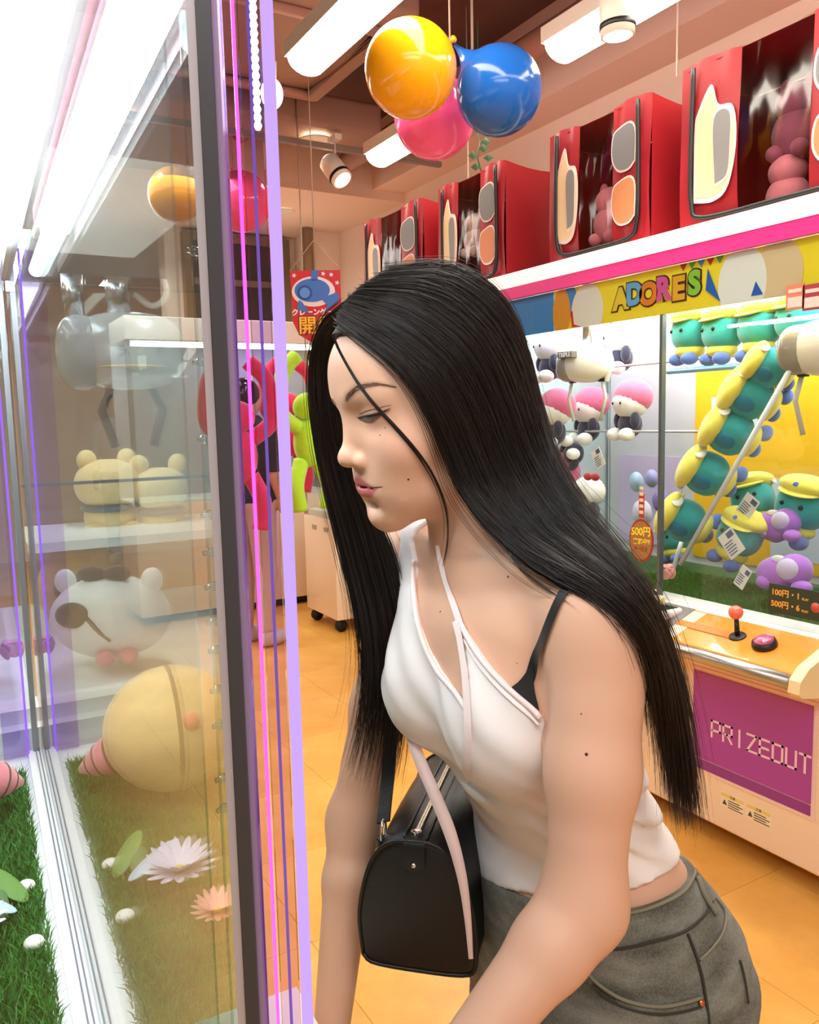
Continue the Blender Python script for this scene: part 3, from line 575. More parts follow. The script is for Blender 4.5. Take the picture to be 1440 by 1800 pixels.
# grass mats inside the machines
def grass(name, pts_fn, n, z, hgt, parent=None, cols=('#1f5a1f', '#3f8a34'), spread=0.5, wid=0.0016):
    P = np.array([pts_fn() for _ in range(n)]); a = rng.uniform(0, 2*PI, n); h = hgt*rng.uniform(0.6, 1.2, n); b = rng.uniform(0, 2*PI, n); l = rng.uniform(0.2, 1.0, n)*spread
    base = np.stack([P[:, 0], P[:, 1], np.full(n, z)], 1); d = np.stack([np.cos(a), np.sin(a), 0*a], 1)*wid
    mid = base+np.stack([np.cos(b)*l*h*0.3, np.sin(b)*l*h*0.3, h*0.55], 1); tip = base+np.stack([np.cos(b)*l*h, np.sin(b)*l*h, h], 1)
    V = np.stack([base-d, base+d, mid+d*0.8, mid-d*0.8, tip], 1).reshape(-1, 3); k = np.arange(n)[:, None]*5
    F = [[i, i+1, i+2, i+3] for i in (k[:, 0])]+[[i+3, i+2, i+4] for i in k[:, 0]]
    mb = MB(); mb.add(V, F, 0, True); m = mat('grass_blade', cols[1], rough=0.6, noise=0.45, nscale=60)
    o = mb.obj(name, m, parent); stuff(o); return o
mb = MB(); mb.box((MX+0.05, 1.02, 0.765), (MB_X-0.01, 2.885, 0.772)); o = mb.obj('grass_mat', mat('grass_base', '#1d4a1c', rough=0.9)); tag(o, 'green artificial grass mat on the floor of the wide crane machine', 'grass mat'); o['kind'] = 'stuff'
GA = grass('grass_pile', lambda: (rng.uniform(MX+0.06, 2.6), rng.uniform(1.20, 2.3)), 20000, 0.770, 0.016, o)
# posters on the back panel
def poster(y0, y1, z0, z1, col, label, extra=()):
    T = thing('poster', label, 'poster', (MB_X-0.004, (y0+y1)/2, z0)); mb = MB(); mb.box((MB_X-0.004, y0, z0), (MB_X-0.001, y1, z1)); mb.obj('sheet', mat('poster_'+col[1:], col, rough=0.4, noise=0.06, nscale=5), T)
    for (a, b, c, d, cc, rd) in extra:
        mb = MB()
        if rd: mb.lathe([(0, 0), (c, 0), (c, 0.0006)], (MB_X-0.0048, y0+(y1-y0)*a, z0+(z1-z0)*b), (-1, 0, 0), 28)
        else: mb.box((MB_X-0.0050, y0+(y1-y0)*a, z0+(z1-z0)*b), (MB_X-0.0042, y0+(y1-y0)*c, z0+(z1-z0)*d))
        mb.obj('printed_shape', mat('poster_'+cc[1:], cc, rough=0.4), T)
poster(1.55, 2.38, 0.80, 1.58, '#f0b91d', 'yellow poster with blue and orange shapes behind the teal plush', ((0.62, 0.62, 0.9, 0.86, '#bcd6ee', 0), (0.06, 0.28, 0.08, 0, '#e05a28', 1), (0.05, 0.10, 0.09, 0, '#2f7fc4', 1), (0.15, 0.06, 0.55, 0.45, '#c9d3ea', 0), (0.72, 0.74, 0.025, 0, '#f5efe2', 1)))
poster(2.45, 2.82, 0.82, 1.22, '#c9b9de', 'pale lilac poster with soft purple shapes behind the white plush', ((0.3, 0.5, 0.05, 0, '#8d78bd', 1), (0.6, 0.35, 0.06, 0, '#e6dcf0', 1), (0.45, 0.75, 0.04, 0, '#a9a3d8', 1), (0.7, 0.7, 0.045, 0, '#b7cbe6', 1)))
# --- second machine: pale and pink plush in two rows, claw
def doll(px, py, X, s, head, hat, body, label, group, up=(0, 0, 1)):
    p = onX(px, py, X); R = fr(up, (-1, 0.2, 0)); P = lambda x, y, z: p+R @ (np.array([x, y, z])*s); T = thing('plush_doll', label, 'plush toy', p, group=group)
    part_ell(T, 'head', head, P(0, 0, 0.25), np.array([0.42, 0.52, 0.42])*s, R); part_ell(T, 'body', body, P(0, 0, -0.30), np.array([0.30, 0.32, 0.34])*s, R)
    for y in (-1, 1): part_ell(T, 'foot', WHT, P(-0.0+0.28, y*0.26, -0.55), np.array([0.22, 0.17, 0.17])*s, R, nu=14, nv=10); part_ell(T, 'arm', body, P(0.1, y*0.36, -0.2), np.array([0.13, 0.13, 0.22])*s, R, nu=12, nv=8)
    if hat is not None:
        part_ell(T, 'hood', hat, P(-0.08, 0, 0.40), np.array([0.46, 0.60, 0.46])*s, R)
    for y in (-0.17, 0.17): part_ell(T, 'eye', BEAD, P(0.41, y, 0.24), np.array([0.02, 0.03, 0.04])*s, R, nu=8, nv=6)
    return T
GK = 'white plush dolls on the upper rail'; GP = 'pink hooded plush dolls on the lower rail'
for i, (px, py) in enumerate(((1092, 610), (1010, 620), (968, 625))):
    doll(px, py, 2.60 if i < 2 else 2.36, 0.165, WHT, None, NVY, ['white plush doll in navy clothes on the upper rail beside the corner post', 'white plush doll on the upper rail behind the claw pole', 'white plush doll on the upper rail nearest the woman'][i], GK)
for i, (px, py) in enumerate(((1108, 725), (1035, 735), (975, 740))):
    doll(px, py, 2.56 if i < 2 else 2.36, 0.165, WHT, PNK, NVY, ['pink hooded plush doll on the lower rail beside the corner post', 'pink hooded plush doll on the lower rail under the claw', 'pink hooded plush doll on the lower rail nearest the woman'][i], GP)
t = doll(1000, 810, 2.48, 0.15, PNK, PNK, NVY, 'pink plush doll hanging head down with a white price card', 'pink and white plush dolls lower in the second machine', (0, 0.6, -0.6)); swing_tag(t, 1052, 805, 2.36, 0.5, 0.055, 0.08)
doll(1035, 880, 2.45, 0.16, WHT, None, NVY, 'white plush doll with a red bow low in the second machine', 'pink and white plush dolls lower in the second machine')
part = [o for o in COL.objects if o.name.startswith('plush_doll')][-1]
for s in (-1, 1): part_ell(part, 'bow', plush_mat('red', '#c0323a'), onX(1040, 838, 2.38)+np.array([0, 0.022*s, 0]), (0.012, 0.024, 0.017))
for i, zpy in enumerate((648, 758)):
    p = onX(1040, zpy, 2.52); mb = MB(); mb.tube([(2.52, 1.97, p[2]), (2.52, 2.88, p[2])], 0.005, 8); tag(mb.obj('shelf_rail', mat('clear_rail', '#b9b4bd', rough=0.2)), ['thin clear rail carrying the white plush dolls', 'thin clear rail carrying the pink hooded dolls'][i], 'shelf rail')
def claw(c, s, label, ydir, banner=True):
    T = thing('claw_unit', label, 'claw', c); WG = mat('claw_white', '#f4f2f0', rough=0.18, coat=0.6); yd = np.array(ydir, float)
    mb = MB(); R = np.stack([yd, np.cross((0, 0, 1), yd), (0, 0, 1)], 1); mb.ell(c, np.array([0.125, 0.075, 0.082])*s, R=R, power=0.85, nu=28, nv=18); mb.obj('shell', WG, T)
    mb = MB(); mb.ell(c+yd*0.085*s+np.array([0, 0, -0.002]), np.array([0.062, 0.066, 0.074])*s, R=R, power=0.8); mb.obj('display_cap', mat('smoked_cap', '#9a938c', rough=0.12, coat=0.5), T)
    mb = MB(); mb.tube([c+np.array([0, 0, 0.06*s]), c+np.array([0, 0, 0.30*s])], 0.020*s, 16); mb.obj('column', mat('chrome_dull', '#c9ccd0', rough=0.2, metal=1), T)
    mb = MB(); mb.box(c+np.array([-0.06, -0.07, 0.28])*s, c+np.array([0.06, 0.07, 0.30])*s); mb.obj('carriage', BLK2, T)
    for k in (-1, 1):
        a = c+yd*k*0.075*s+np.array([0, 0, -0.06*s]); mb = MB(); mb.box(a-np.array([.012, .012, .02])*s, a+np.array([.012, .012, .02])*s); h = mb.obj('claw_hinge', BLK2, T)
        mb = MB(); mb.tube([a, a+yd*k*0.02*s+np.array([0, 0, -0.09*s]), a-yd*k*0.005*s+np.array([0, 0, -0.19*s])], 0.0075*s, 8); mb.obj('claw_arm', mat('clear_arm', '#d7d2c8', rough=0.15), T)
    mb = MB(); P = cr(np.array([c+yd*-0.03*s+np.array([0, 0, .28])*s, c+yd*-0.10*s+np.array([0, 0, .17])*s, c+yd*-0.115*s+np.array([0, 0, .0])*s, c+yd*-0.10*s+np.array([0, 0, -.08])*s]), 70); mb.tube(P, [0.010*s*(1+0.16*(k % 2)) for k in range(70)], 10); mb.obj('spiral_cable', mat('cable_cream', '#efe9e0', rough=0.4), T)
    return T
cl = claw(onX(1032, 640, 2.34), 0.92, 'white claw unit with a ribbed cable hanging in the second machine', (-0.25, 0.968, 0))
_tc = onX(992, 624, 2.245); mb = MB(); mb.box((_tc[0]+0.001, _tc[1]-0.042, _tc[2]-0.011), (_tc[0]+0.030, _tc[1]+0.042, _tc[2]+0.013)); mb.obj('name_plate', mat('claw_plate', '#6d665e', rough=0.3), cl)
text_mesh('claw_lettering', 'TRIPLE', 0.024, (_tc, (0.0, -1, 0.0), (0, 0, 1)), mat('claw_letter', '#f6f2ea', rough=0.4), cl, 0.0006, 0.0008)
cl2 = claw(onX(1462, 610, 2.36), 1.05, 'white claw unit at the right of the teal plush', (-0.25, 0.968, 0))
# signs on the glass
S5 = thing('price_tag_sign', 'round gold and red 500 yen sign hanging on the glass', 'sign', onX(1128, 950, MX-0.004)); c5 = onX(1128, 950, MX-0.004)
mb = MB(); P = [(0.056*math.cos(a), 0.075*math.sin(a)) for a in np.linspace(0, 2*PI, 36, endpoint=False)]; mb.prism(P, (c5, (0, -1, 0), (0, 0, 1), (-1, 0, 0)), 0.002); mb.obj('red_rim', mat('sign_red', '#a5302a', rough=0.4), S5)
mb = MB(); mb.prism([(p[0]*0.88, p[1]*0.9) for p in P], (c5-np.array([0.0022, 0, 0]), (0, -1, 0), (0, 0, 1), (-1, 0, 0)), 0.001); mb.obj('gold_face', mat('sign_gold', '#a77a4a', rough=0.35), S5)
FX = lambda dy, dz, d=0.0042: (c5+np.array([-d, dy, dz]), (0, -1, 0.06), (0, 0, 1))
text_mesh('sign_text', '500円', 0.036, FX(0, 0.030), mat('sign_yellow', '#ffe13c', rough=0.4), S5, 0.0004, 0.0010)
text_mesh('sign_text', '実施中!!', 0.022, FX(-0.004, -0.004), mat('sign_yellow', '#ffe13c'), S5, 0.0004, 0.0006)
text_mesh('sign_text', 'サービス', 0.016, FX(0, -0.030), mat('sign_red', '#a5302a'), S5, 0.0004, 0.0004)
mb = MB(); a = onX(1128, 905, MX-0.004); b = onX(1133, 868, MX-0.004); mb.box((MX-0.005, a[1]-0.012, a[2]-0.01), (MX-0.003, a[1]+0.012, b[2])); mb.obj('hang_strip', mat('strip_red', '#b7402e', rough=0.4), S5)
mb = MB()
for k in range(5): mb.box((MX-0.0058, a[1]-0.009, a[2]+0.004+k*0.021), (MX-0.0051, a[1]+0.009, a[2]+0.015+k*0.021))
mb.obj('strip_print', mat('strip_cream', '#f0d9b0', rough=0.4), S5)
pc = onX(1396, 1058, MX-0.02); PS = thing('price_sign', 'dark green price sign 100 yen one play on the glass', 'sign', pc)
mb = MB(); mb.box((MX-0.022, pc[1]-0.085, pc[2]-0.042), (MX-0.019, pc[1]+0.080, pc[2]+0.042)); mb.obj('board', mat('sign_green', '#2a3a2a', rough=0.3), PS)
GOLD = mat('sign_amber', '#f2b13c', rough=0.4)
for k, (s1, s2) in enumerate((('100円・1', 'PLAY'), ('500円・6', 'PLAY'))):
    text_mesh('sign_text', s1, 0.023, ((MX-0.0226, pc[1]+0.072, pc[2]+0.018-0.034*k), (0, -1, 0), (0, 0, 1)), GOLD, PS, 0.0003, 0.0006, 'LEFT'); text_mesh('sign_text', s2, 0.009, ((MX-0.0226, pc[1]-0.026, pc[2]+0.013-0.034*k), (0, -1, 0), (0, 0, 1)), GOLD, PS, 0.0003, 0.0003, 'LEFT')
mb = MB(); mb.lathe([(0, 0), (0.0145, 0), (0.0145, 0.0008)], (MX-0.0222, pc[1]-0.068, pc[2]-0.004), (-1, 0, 0), 20); mb.obj('round_print', mat('print_coral', '#c75a4a', rough=0.4), PS)
for k, px in enumerate((1398, 1428)):
    c = onX(px, 522, MX-0.002); RC = thing('price_card', ['salmon coloured price card stuck to the glass above the plush', 'dark red price card stuck to the glass beside the salmon one'][k], 'card', c); mb = MB(); mb.box((MX-0.003, c[1]-0.028, c[2]-0.035), (MX-0.001, c[1]+0.028, c[2]+0.035)); mb.obj('card', mat(['card_salmon', 'card_red'][k], ['#d98a6a', '#a8434c'][k], rough=0.4), RC)
    mb = MB(); mb.box((MX-0.0038, c[1]-0.022, c[2]-0.028), (MX-0.0032, c[1]+0.022, c[2]+0.0)); mb.obj('card_picture', mat('card_ink', '#ead9cf', rough=0.4), RC); mb = MB(); mb.box((MX-0.0038, c[1]-0.02, c[2]+0.012), (MX-0.0032, c[1]+0.02, c[2]+0.022)); mb.obj('card_heading', mat('card_ink', '#ead9cf'), RC)
# artificial flower by the glass, plush in the bags
def rose(px, py, X, s, col, label):
    c = onX(px, py, X); T = thing('artificial_flower', label, 'flower', c); m = mat('petal_'+col[1:], col, rough=0.7)
    for k in range(14):
        a = k*2.4; r = s*(0.2+0.055*k); n = np.array([math.cos(a), math.sin(a), 0]); R = np.array(Matrix.Rotation(a, 3, 'Z') @ Matrix.Rotation(0.9-k*0.05, 3, 'Y')); mb = MB(); mb.ell(c+n*r*0.45+np.array([0, 0, s*(0.5-0.03*k)]), (s*0.10, s*0.34, s*0.36), R=R, nu=12, nv=8); mb.obj('petal', m, T)
    return T
rose(1172, 1012, 2.17, 0.055, '#f0a7a0', 'pink artificial carnation on the grass inside the glass')
for i, (px, py, X, s, lb) in enumerate(((1075, 395, 2.30, 0.15, 'pink plush toy behind the clear window of its bag'), (1402, 235, 2.36, 0.16, 'mauve plush toy pressed against the large clear window'), (1385, 348, 2.34, 0.14, 'pink plush toy at the bottom of the large clear window'), (838, 425, 2.27, 0.14, 'pale plush toy behind creased vinyl in the third bag'))):
    p = onX(px, py, X); col = [plush_mat('rose', '#f0a9b8'), plush_mat('mauve', '#a86a86'), plush_mat('rose', '#f0a9b8'), plush_mat('mint', '#e4efe9')][i]
    T = thing('plush_toy', lb, 'plush toy', p); part_ell(T, 'body', col, p, np.array([0.42, 0.48, 0.5])*s); part_ell(T, 'head', col, p+np.array([-0.02, 0, 0.55])*s, np.array([0.38, 0.42, 0.36])*s)
    for y in (-1, 1): part_ell(T, 'ear', col, p+np.array([0, 0.26*y, 0.86])*s, np.array([0.10, 0.12, 0.2])*s); part_ell(T, 'paw', col, p+np.array([-0.3, 0.26*y, -0.35])*s, np.array([0.18, 0.16, 0.16])*s)
# ------------------------------------------------------------------ the young woman (one continuous body surface)
class Field:
    def __init__(s, lo, hi, h):
        s.lo = np.array(lo, float); s.h = h; s.n = np.ceil((np.array(hi)-s.lo)/h).astype(int)+1
        s.S = np.full(s.n, 0.2, np.float32)
        s.ax = [s.lo[i]+h*np.arange(s.n[i]) for i in range(3)]
    def sub(s, blo, bhi):
        sl = []
        for i in range(3):
            a = int(max(0, math.floor((blo[i]-s.lo[i])/s.h))); b = int(min(s.n[i], math.ceil((bhi[i]-s.lo[i])/s.h)+1))
            if a >= b: return None, None
            sl.append(slice(a, b))
        X = np.meshgrid(*[s.ax[i][sl[i]].astype(np.float32) for i in range(3)], indexing='ij', sparse=True)
        return tuple(sl), X
    def union(s, d, sl, k):
        A = s.S[sl]
        if k <= 0: s.S[sl] = np.minimum(A, d); return
        hh = np.clip(0.5+0.5*(A-d)/k, 0, 1); s.S[sl] = A*(1-hh)+d*hh-k*hh*(1-hh)
    def carve(s, d, sl, k):
        A = s.S[sl]; d = -d
        hh = np.clip(0.5-0.5*(A-d)/k, 0, 1); s.S[sl] = A*(1-hh)+d*hh+k*hh*(1-hh)
    def cone(s, a, b, ra, rb, k=0.01, sq=None, op='union'):
        a = np.array(a, float); b = np.array(b, float); m = max(ra, rb)+0.03+k
        sl, X = s.sub(np.minimum(a, b)-m, np.maximum(a, b)+m)
        if sl is None: return
        d = b-a; L2 = d@d
        px, py, pz = X[0]-a[0], X[1]-a[1], X[2]-a[2]
        t = np.clip((px*d[0]+py*d[1]+pz*d[2])/L2, 0, 1)
        qx, qy, qz = px-t*d[0], py-t*d[1], pz-t*d[2]
        dist = np.sqrt(qx*qx+qy*qy+qz*qz+1e-12)-(ra+(rb-ra)*t)
        getattr(s, op)(dist.astype(np.float32), sl, k)
    def ell(s, c, r, R=None, k=0.01, op='union'):
        # R: rows are the local axes
        c = np.array(c, float); r = np.broadcast_to(np.array(r, float), (3,)); R = np.eye(3) if R is None else np.array(R, float)
        m = np.abs(R.T) @ r+0.03+k
        sl, X = s.sub(c-m, c+m)
        if sl is None: return
        p = [X[i]-c[i] for i in range(3)]
        l = [R[i][0]*p[0]+R[i][1]*p[1]+R[i][2]*p[2] for i in range(3)]
        k0 = np.sqrt(sum((l[i]/r[i])**2 for i in range(3))+1e-9); k1 = np.sqrt(sum((l[i]/r[i]**2)**2 for i in range(3))+1e-9)
        getattr(s, op)((k0*(k0-1)/k1).astype(np.float32), sl, k)
    def stack(s, tab, k=0.01, e=2.3):
        # upright body of superelliptic sections: rows z, cx, cy, ax, by
        T = np.array(tab, float); z0, z1 = T[0, 0], T[-1, 0]
        sl, X = s.sub((T[:, 1]-T[:, 3]).min()*np.array([1, 0, 0])+np.array([-0.05, (T[:, 2]-T[:, 4]).min()-0.05, z0-0.04]),
                      np.array([(T[:, 1]+T[:, 3]).max()+0.05, (T[:, 2]+T[:, 4]).max()+0.05, z1+0.04]))
        z = X[2]; zc = np.clip(z, z0, z1)
        tt = np.linspace(0, len(T)-1, 400); C = cr(T, 400); f = lambda j: np.interp(zc, C[:, 0], C[:, j])
        u = np.abs(X[0]-f(1))/f(3); v = np.abs(X[1]-f(2))/f(4)
        k0 = (u**e+v**e+1e-9)**(1/e); g = np.minimum(f(3), f(4))
        d2 = (k0-1)*g
        dz = np.maximum(z0-z, z-z1)
        s.union(np.maximum(d2, dz).astype(np.float32), sl, k)
    def at(s, P):
        P = np.atleast_2d(P); q = (P-s.lo)/s.h; i = np.clip(np.floor(q).astype(int), 0, s.n-2); f = q-i; out = 0
        for dx in (0, 1):
            for dy in (0, 1):
                for dz in (0, 1):
                    w = (f[:, 0] if dx else 1-f[:, 0])*(f[:, 1] if dy else 1-f[:, 1])*(f[:, 2] if dz else 1-f[:, 2])
                    out = out+w*s.S[i[:, 0]+dx, i[:, 1]+dy, i[:, 2]+dz]
        return out
    def grad(s, P):
        P = np.atleast_2d(P); e = s.h*0.8
        g = np.stack([s.at(P+e*np.eye(3)[i])-s.at(P-e*np.eye(3)[i]) for i in range(3)], 1)
        return g/(np.linalg.norm(g, axis=1)[:, None]+1e-9)
    def hit(s, px, py, d0=0.3, d1=1.4, off=0.0):
        D = np.arange(d0, d1, 0.002); P = CC+ray(px, py)[None]*D[:, None]
        inside = np.all((P > s.lo) & (P < s.lo+s.h*(s.n-1)), 1)
        v = np.where(inside, s.at(np.clip(P, s.lo, s.lo+s.h*(s.n-1.001))), 0.2)-off
        k = np.argmax(v < 0)
        if v[k] >= 0: return None
        if k == 0: return P[0]
        t = v[k-1]/(v[k-1]-v[k]); return P[k-1]*(1-t)+P[k]*t
    def mesh(s, S=None):
        S = s.S if S is None else S
        sg = S < 0; n = np.array(S.shape)
        cs = np.zeros(n-1, np.int8)
        for dx in (0, 1):
            for dy in (0, 1):
                for dz in (0, 1): cs += sg[dx:n[0]-1+dx, dy:n[1]-1+dy, dz:n[2]-1+dz]
        I = np.argwhere((cs > 0) & (cs < 8)); idx = np.full(n-1, -1, np.int64); idx[tuple(I.T)] = np.arange(len(I))
        acc = np.zeros((len(I), 3)); cnt = np.zeros(len(I))
        corners = [(a, b, c) for a in (0, 1) for b in (0, 1) for c in (0, 1)]
        val = {c: S[I[:, 0]+c[0], I[:, 1]+c[1], I[:, 2]+c[2]] for c in corners}
        for c in corners:
            for ax in range(3):
                if c[ax]: continue
                c2 = list(c); c2[ax] = 1; c2 = tuple(c2); a, b = val[c], val[c2]; m = (a < 0) != (b < 0)
                t = np.where(m, a/np.where(a == b, 1, a-b), 0)
                p = np.tile(np.array(c, float), (len(I), 1)); p[:, ax] += t
                acc += p*m[:, None]; cnt += m
        V = s.lo+s.h*(I+acc/cnt[:, None])
        F = []
        for ax in range(3):
            u, w = (ax+1) % 3, (ax+2) % 3
            sl0 = [slice(None)]*3; sl1 = [slice(None)]*3; sl0[ax] = slice(0, n[ax]-1); sl1[ax] = slice(1, n[ax])
            A = sg[tuple(sl0)]; B = sg[tuple(sl1)]; E = np.argwhere(A != B)
            E = E[(E[:, u] > 0) & (E[:, w] > 0) & (E[:, u] < n[u]-1) & (E[:, w] < n[w]-1)]
            if not len(E): continue
            inside_first = A[tuple(E.T)]
            q = []
            for (du, dw) in ((0, 0), (-1, 0), (-1, -1), (0, -1)):
                e = E.copy(); e[:, u] += du; e[:, w] += dw; q.append(idx[tuple(e.T)])
            q = np.stack(q, 1); q[~inside_first] = q[~inside_first][:, ::-1]
            F.append(q)
        return V, np.concatenate(F)
def field_obj(name, parts, mats, parent=None, keep=None):
    Vs = []; Fs = []; n = 0
    for V, F in parts:
        Vs.append(V); Fs.append(F+n); n += len(V)
    V = np.concatenate(Vs); F = np.concatenate(Fs)
    if parent is not None and parent.get('_origin') is not None: V = V-np.array(parent['_origin'])
    me = bpy.data.meshes.new(name); me.from_pydata(V.tolist(), [], F.tolist())
    for m in (mats if isinstance(mats, (list, tuple)) else [mats]): me.materials.append(m)
    me.polygons.foreach_set('use_smooth', [True]*len(F)); me.update()
    o = bpy.data.objects.new(name, me); COL.objects.link(o)
    if parent is not None: o.parent = parent
    return o
def smooth_mesh(V, F, it=4, lam=0.5):
    # Taubin-like smoothing
    E = np.concatenate([F[:, [0, 1]], F[:, [1, 2]], F[:, [2, 3]], F[:, [3, 0]]]); n = len(V)
    deg = np.bincount(E[:, 0], minlength=n)+np.bincount(E[:, 1], minlength=n)
    for k in range(it*2):
        acc = np.zeros_like(V)
        for j in range(3):
            acc[:, j] = np.bincount(E[:, 0], V[E[:, 1], j], n)+np.bincount(E[:, 1], V[E[:, 0], j], n)
        V = V+(lam if k % 2 == 0 else -lam*1.04)*(acc/np.maximum(deg, 1)[:, None]-V)
    return V

# --- frames
HEAD = dep(757, 708, 0.80)
def _head_axes(a_deg, pitch, roll):
    a = math.radians(a_deg); p = math.radians(pitch)
    F = math.cos(a)*np.array([-0.863, 0.505, 0])+math.sin(a)*np.array([-0.505, -0.863, 0])
    F /= np.linalg.norm(F); U = np.array([0, 0, 1.0]); S = np.cross(U, F)        # S: her left, towards the camera
    F2 = F*math.cos(p)-U*math.sin(p); U2 = U*math.cos(p)+F*math.sin(p)
    r = math.radians(roll); U3 = U2*math.cos(r)+S*math.sin(r); S3 = S*math.cos(r)-U2*math.sin(r)
    return F2, S3, U3
HF, HS, HU = _head_axes(24, 13, 3)
HR = np.array([HF, HS, HU])
def hp(f, s, u): return HEAD+(f*HF+s*HS+u*HU)*0.001

SH_N = dep(1060, 1080, 0.70); SH_F = SH_N+np.array([0.0, 0.315, 0.0])
SB = dep(1074, 1062, 0.70); YC = SB[1]+0.1575; XC = SB[0]
EL_N = dep(1026, 1592, 0.68); WR_N = dep(800, 1880, 0.62)
EL_F = dep(622, 1440, 1.00); WR_F = dep(580, 1840, 0.93)

def torso(f):
    f.stack([(0.80, XC+0.100, YC-0.030, 0.104, 0.158), (0.86, XC+0.100, YC-0.030, 0.106, 0.156), (0.92, XC+0.090, YC-0.026, 0.096, 0.142),
             (0.98, XC+0.073, YC-0.020, 0.079, 0.120), (1.04, XC+0.045, YC-0.014, 0.080, 0.114), (1.10, XC+0.028, YC-0.008, 0.084, 0.122),
             (1.16, XC+0.014, YC-0.003, 0.090, 0.130), (1.21, XC+0.002, YC, 0.080, 0.130), (1.25, XC-0.004, YC, 0.062, 0.118), (1.285, XC-0.006, YC, 0.042, 0.085)], 0.0)
    # breasts
    for sy in (-1, 1):
        f.ell((XC-0.040, YC+sy*0.062, 1.128), (0.050, 0.056, 0.058), k=0.035)
        f.cone((XC-0.022, YC+sy*0.075, 1.21), (XC-0.034, YC+sy*0.062, 1.14), 0.030, 0.045, 0.035)
    # shoulders, collar bones
    for P, sy in ((SH_N, -1), (SH_F, 1)):
        f.cone((XC+0.012, YC+sy*0.03, 1.305), P+np.array([-0.002, -sy*0.012, 0.002]), 0.038, 0.035, 0.03)
        f.cone((XC-0.048, YC+sy*0.02, 1.262), (XC-0.03, YC+sy*0.125, 1.292), 0.009, 0.008, 0.018)
        f.ell(P+np.array([-0.002, 0, -0.012]), (0.040, 0.040, 0.050), k=0.03)
def neck(f):
    f.cone((XC+0.0, YC+0.005, 1.25), hp(-22, 0, -40), 0.054, 0.050, 0.02)
    f.cone((XC+0.035, YC+0.005, 1.27), hp(-55, 0, -20), 0.045, 0.045, 0.02)
    # sternomastoid on both sides
    for s in (-1, 1): f.cone((XC-0.045, YC+s*0.018, 1.268), hp(-30, 50*-s, -45), 0.011, 0.016, 0.02)
def hand(f, wr, d, up, side):
    # palm, four unequal bent fingers, thumb from the side of the palm
    d = np.array(d)/np.linalg.norm(d); up = np.array(up, float); up -= d*(up@d); up /= np.linalg.norm(up); w = np.cross(d, up)*side
    f.ell(wr+d*0.045, (0.048, 0.037, 0.014), R=[d, w, up], k=0.012)
    for j, (o, L) in enumerate(((0.027, 0.070), (0.009, 0.078), (-0.009, 0.073), (-0.026, 0.058))):
        a = wr+d*0.080+w*o; b = a+(d*0.9+w*o*1.5-up*0.15)*L*0.5; c = b+(d*0.8-up*0.6)*L*0.5
        f.cone(a-d*0.02, b, 0.0088, 0.0080, 0.004); f.cone(b, c, 0.0080, 0.0066, 0.002)
    a = wr+d*0.025+w*0.028; b = a+(d*0.6+w*0.7)*0.036; c = b+(d*0.95+w*0.15-up*0.2)*0.028
    f.cone(a, b, 0.012, 0.0098, 0.006); f.cone(b, c, 0.0095, 0.0078, 0.003)
def arms(f):
    for S, E, W, sd in ((SH_N, EL_N, WR_N, 1), (SH_F, EL_F, WR_F, -1)):
        m = S*0.45+E*0.55
        a_ = 1.0 if sd > 0 else 0.92
        f.cone(S, m, 0.042*a_, 0.0365*a_, 0.02); f.cone(m, E, 0.0365*a_, 0.0310*a_, 0.02)
        q = E*0.72+W*0.28
        f.cone(E, q, 0.0305*a_, 0.0310*a_, 0.028); f.cone(q, W, 0.0310*a_, 0.0215*a_, 0.012)
        d = (W-E)/np.linalg.norm(W-E)
        hand(f, W+d*0.01, d*0.6+np.array([-0.75, 0, -0.1]), (0, 0, 1), sd)
def legs(f):
    for sy in (-1, 1):
        hip = np.array([XC+0.100, YC-0.03+sy*0.082, 0.80]); kn = np.array([XC+0.075, YC-0.03+sy*0.090, 0.45]); an = np.array([XC+0.12, YC-0.03+sy*0.095, 0.07])
        f.cone(hip, kn, 0.085, 0.060, 0.03); f.cone(kn, an, 0.062, 0.055, 0.02)
    f.ell((XC+0.134, YC-0.03-0.07, 0.83), (0.08, 0.072, 0.085), k=0.04); f.ell((XC+0.134, YC-0.03+0.07, 0.83), (0.08, 0.072, 0.085), k=0.04)
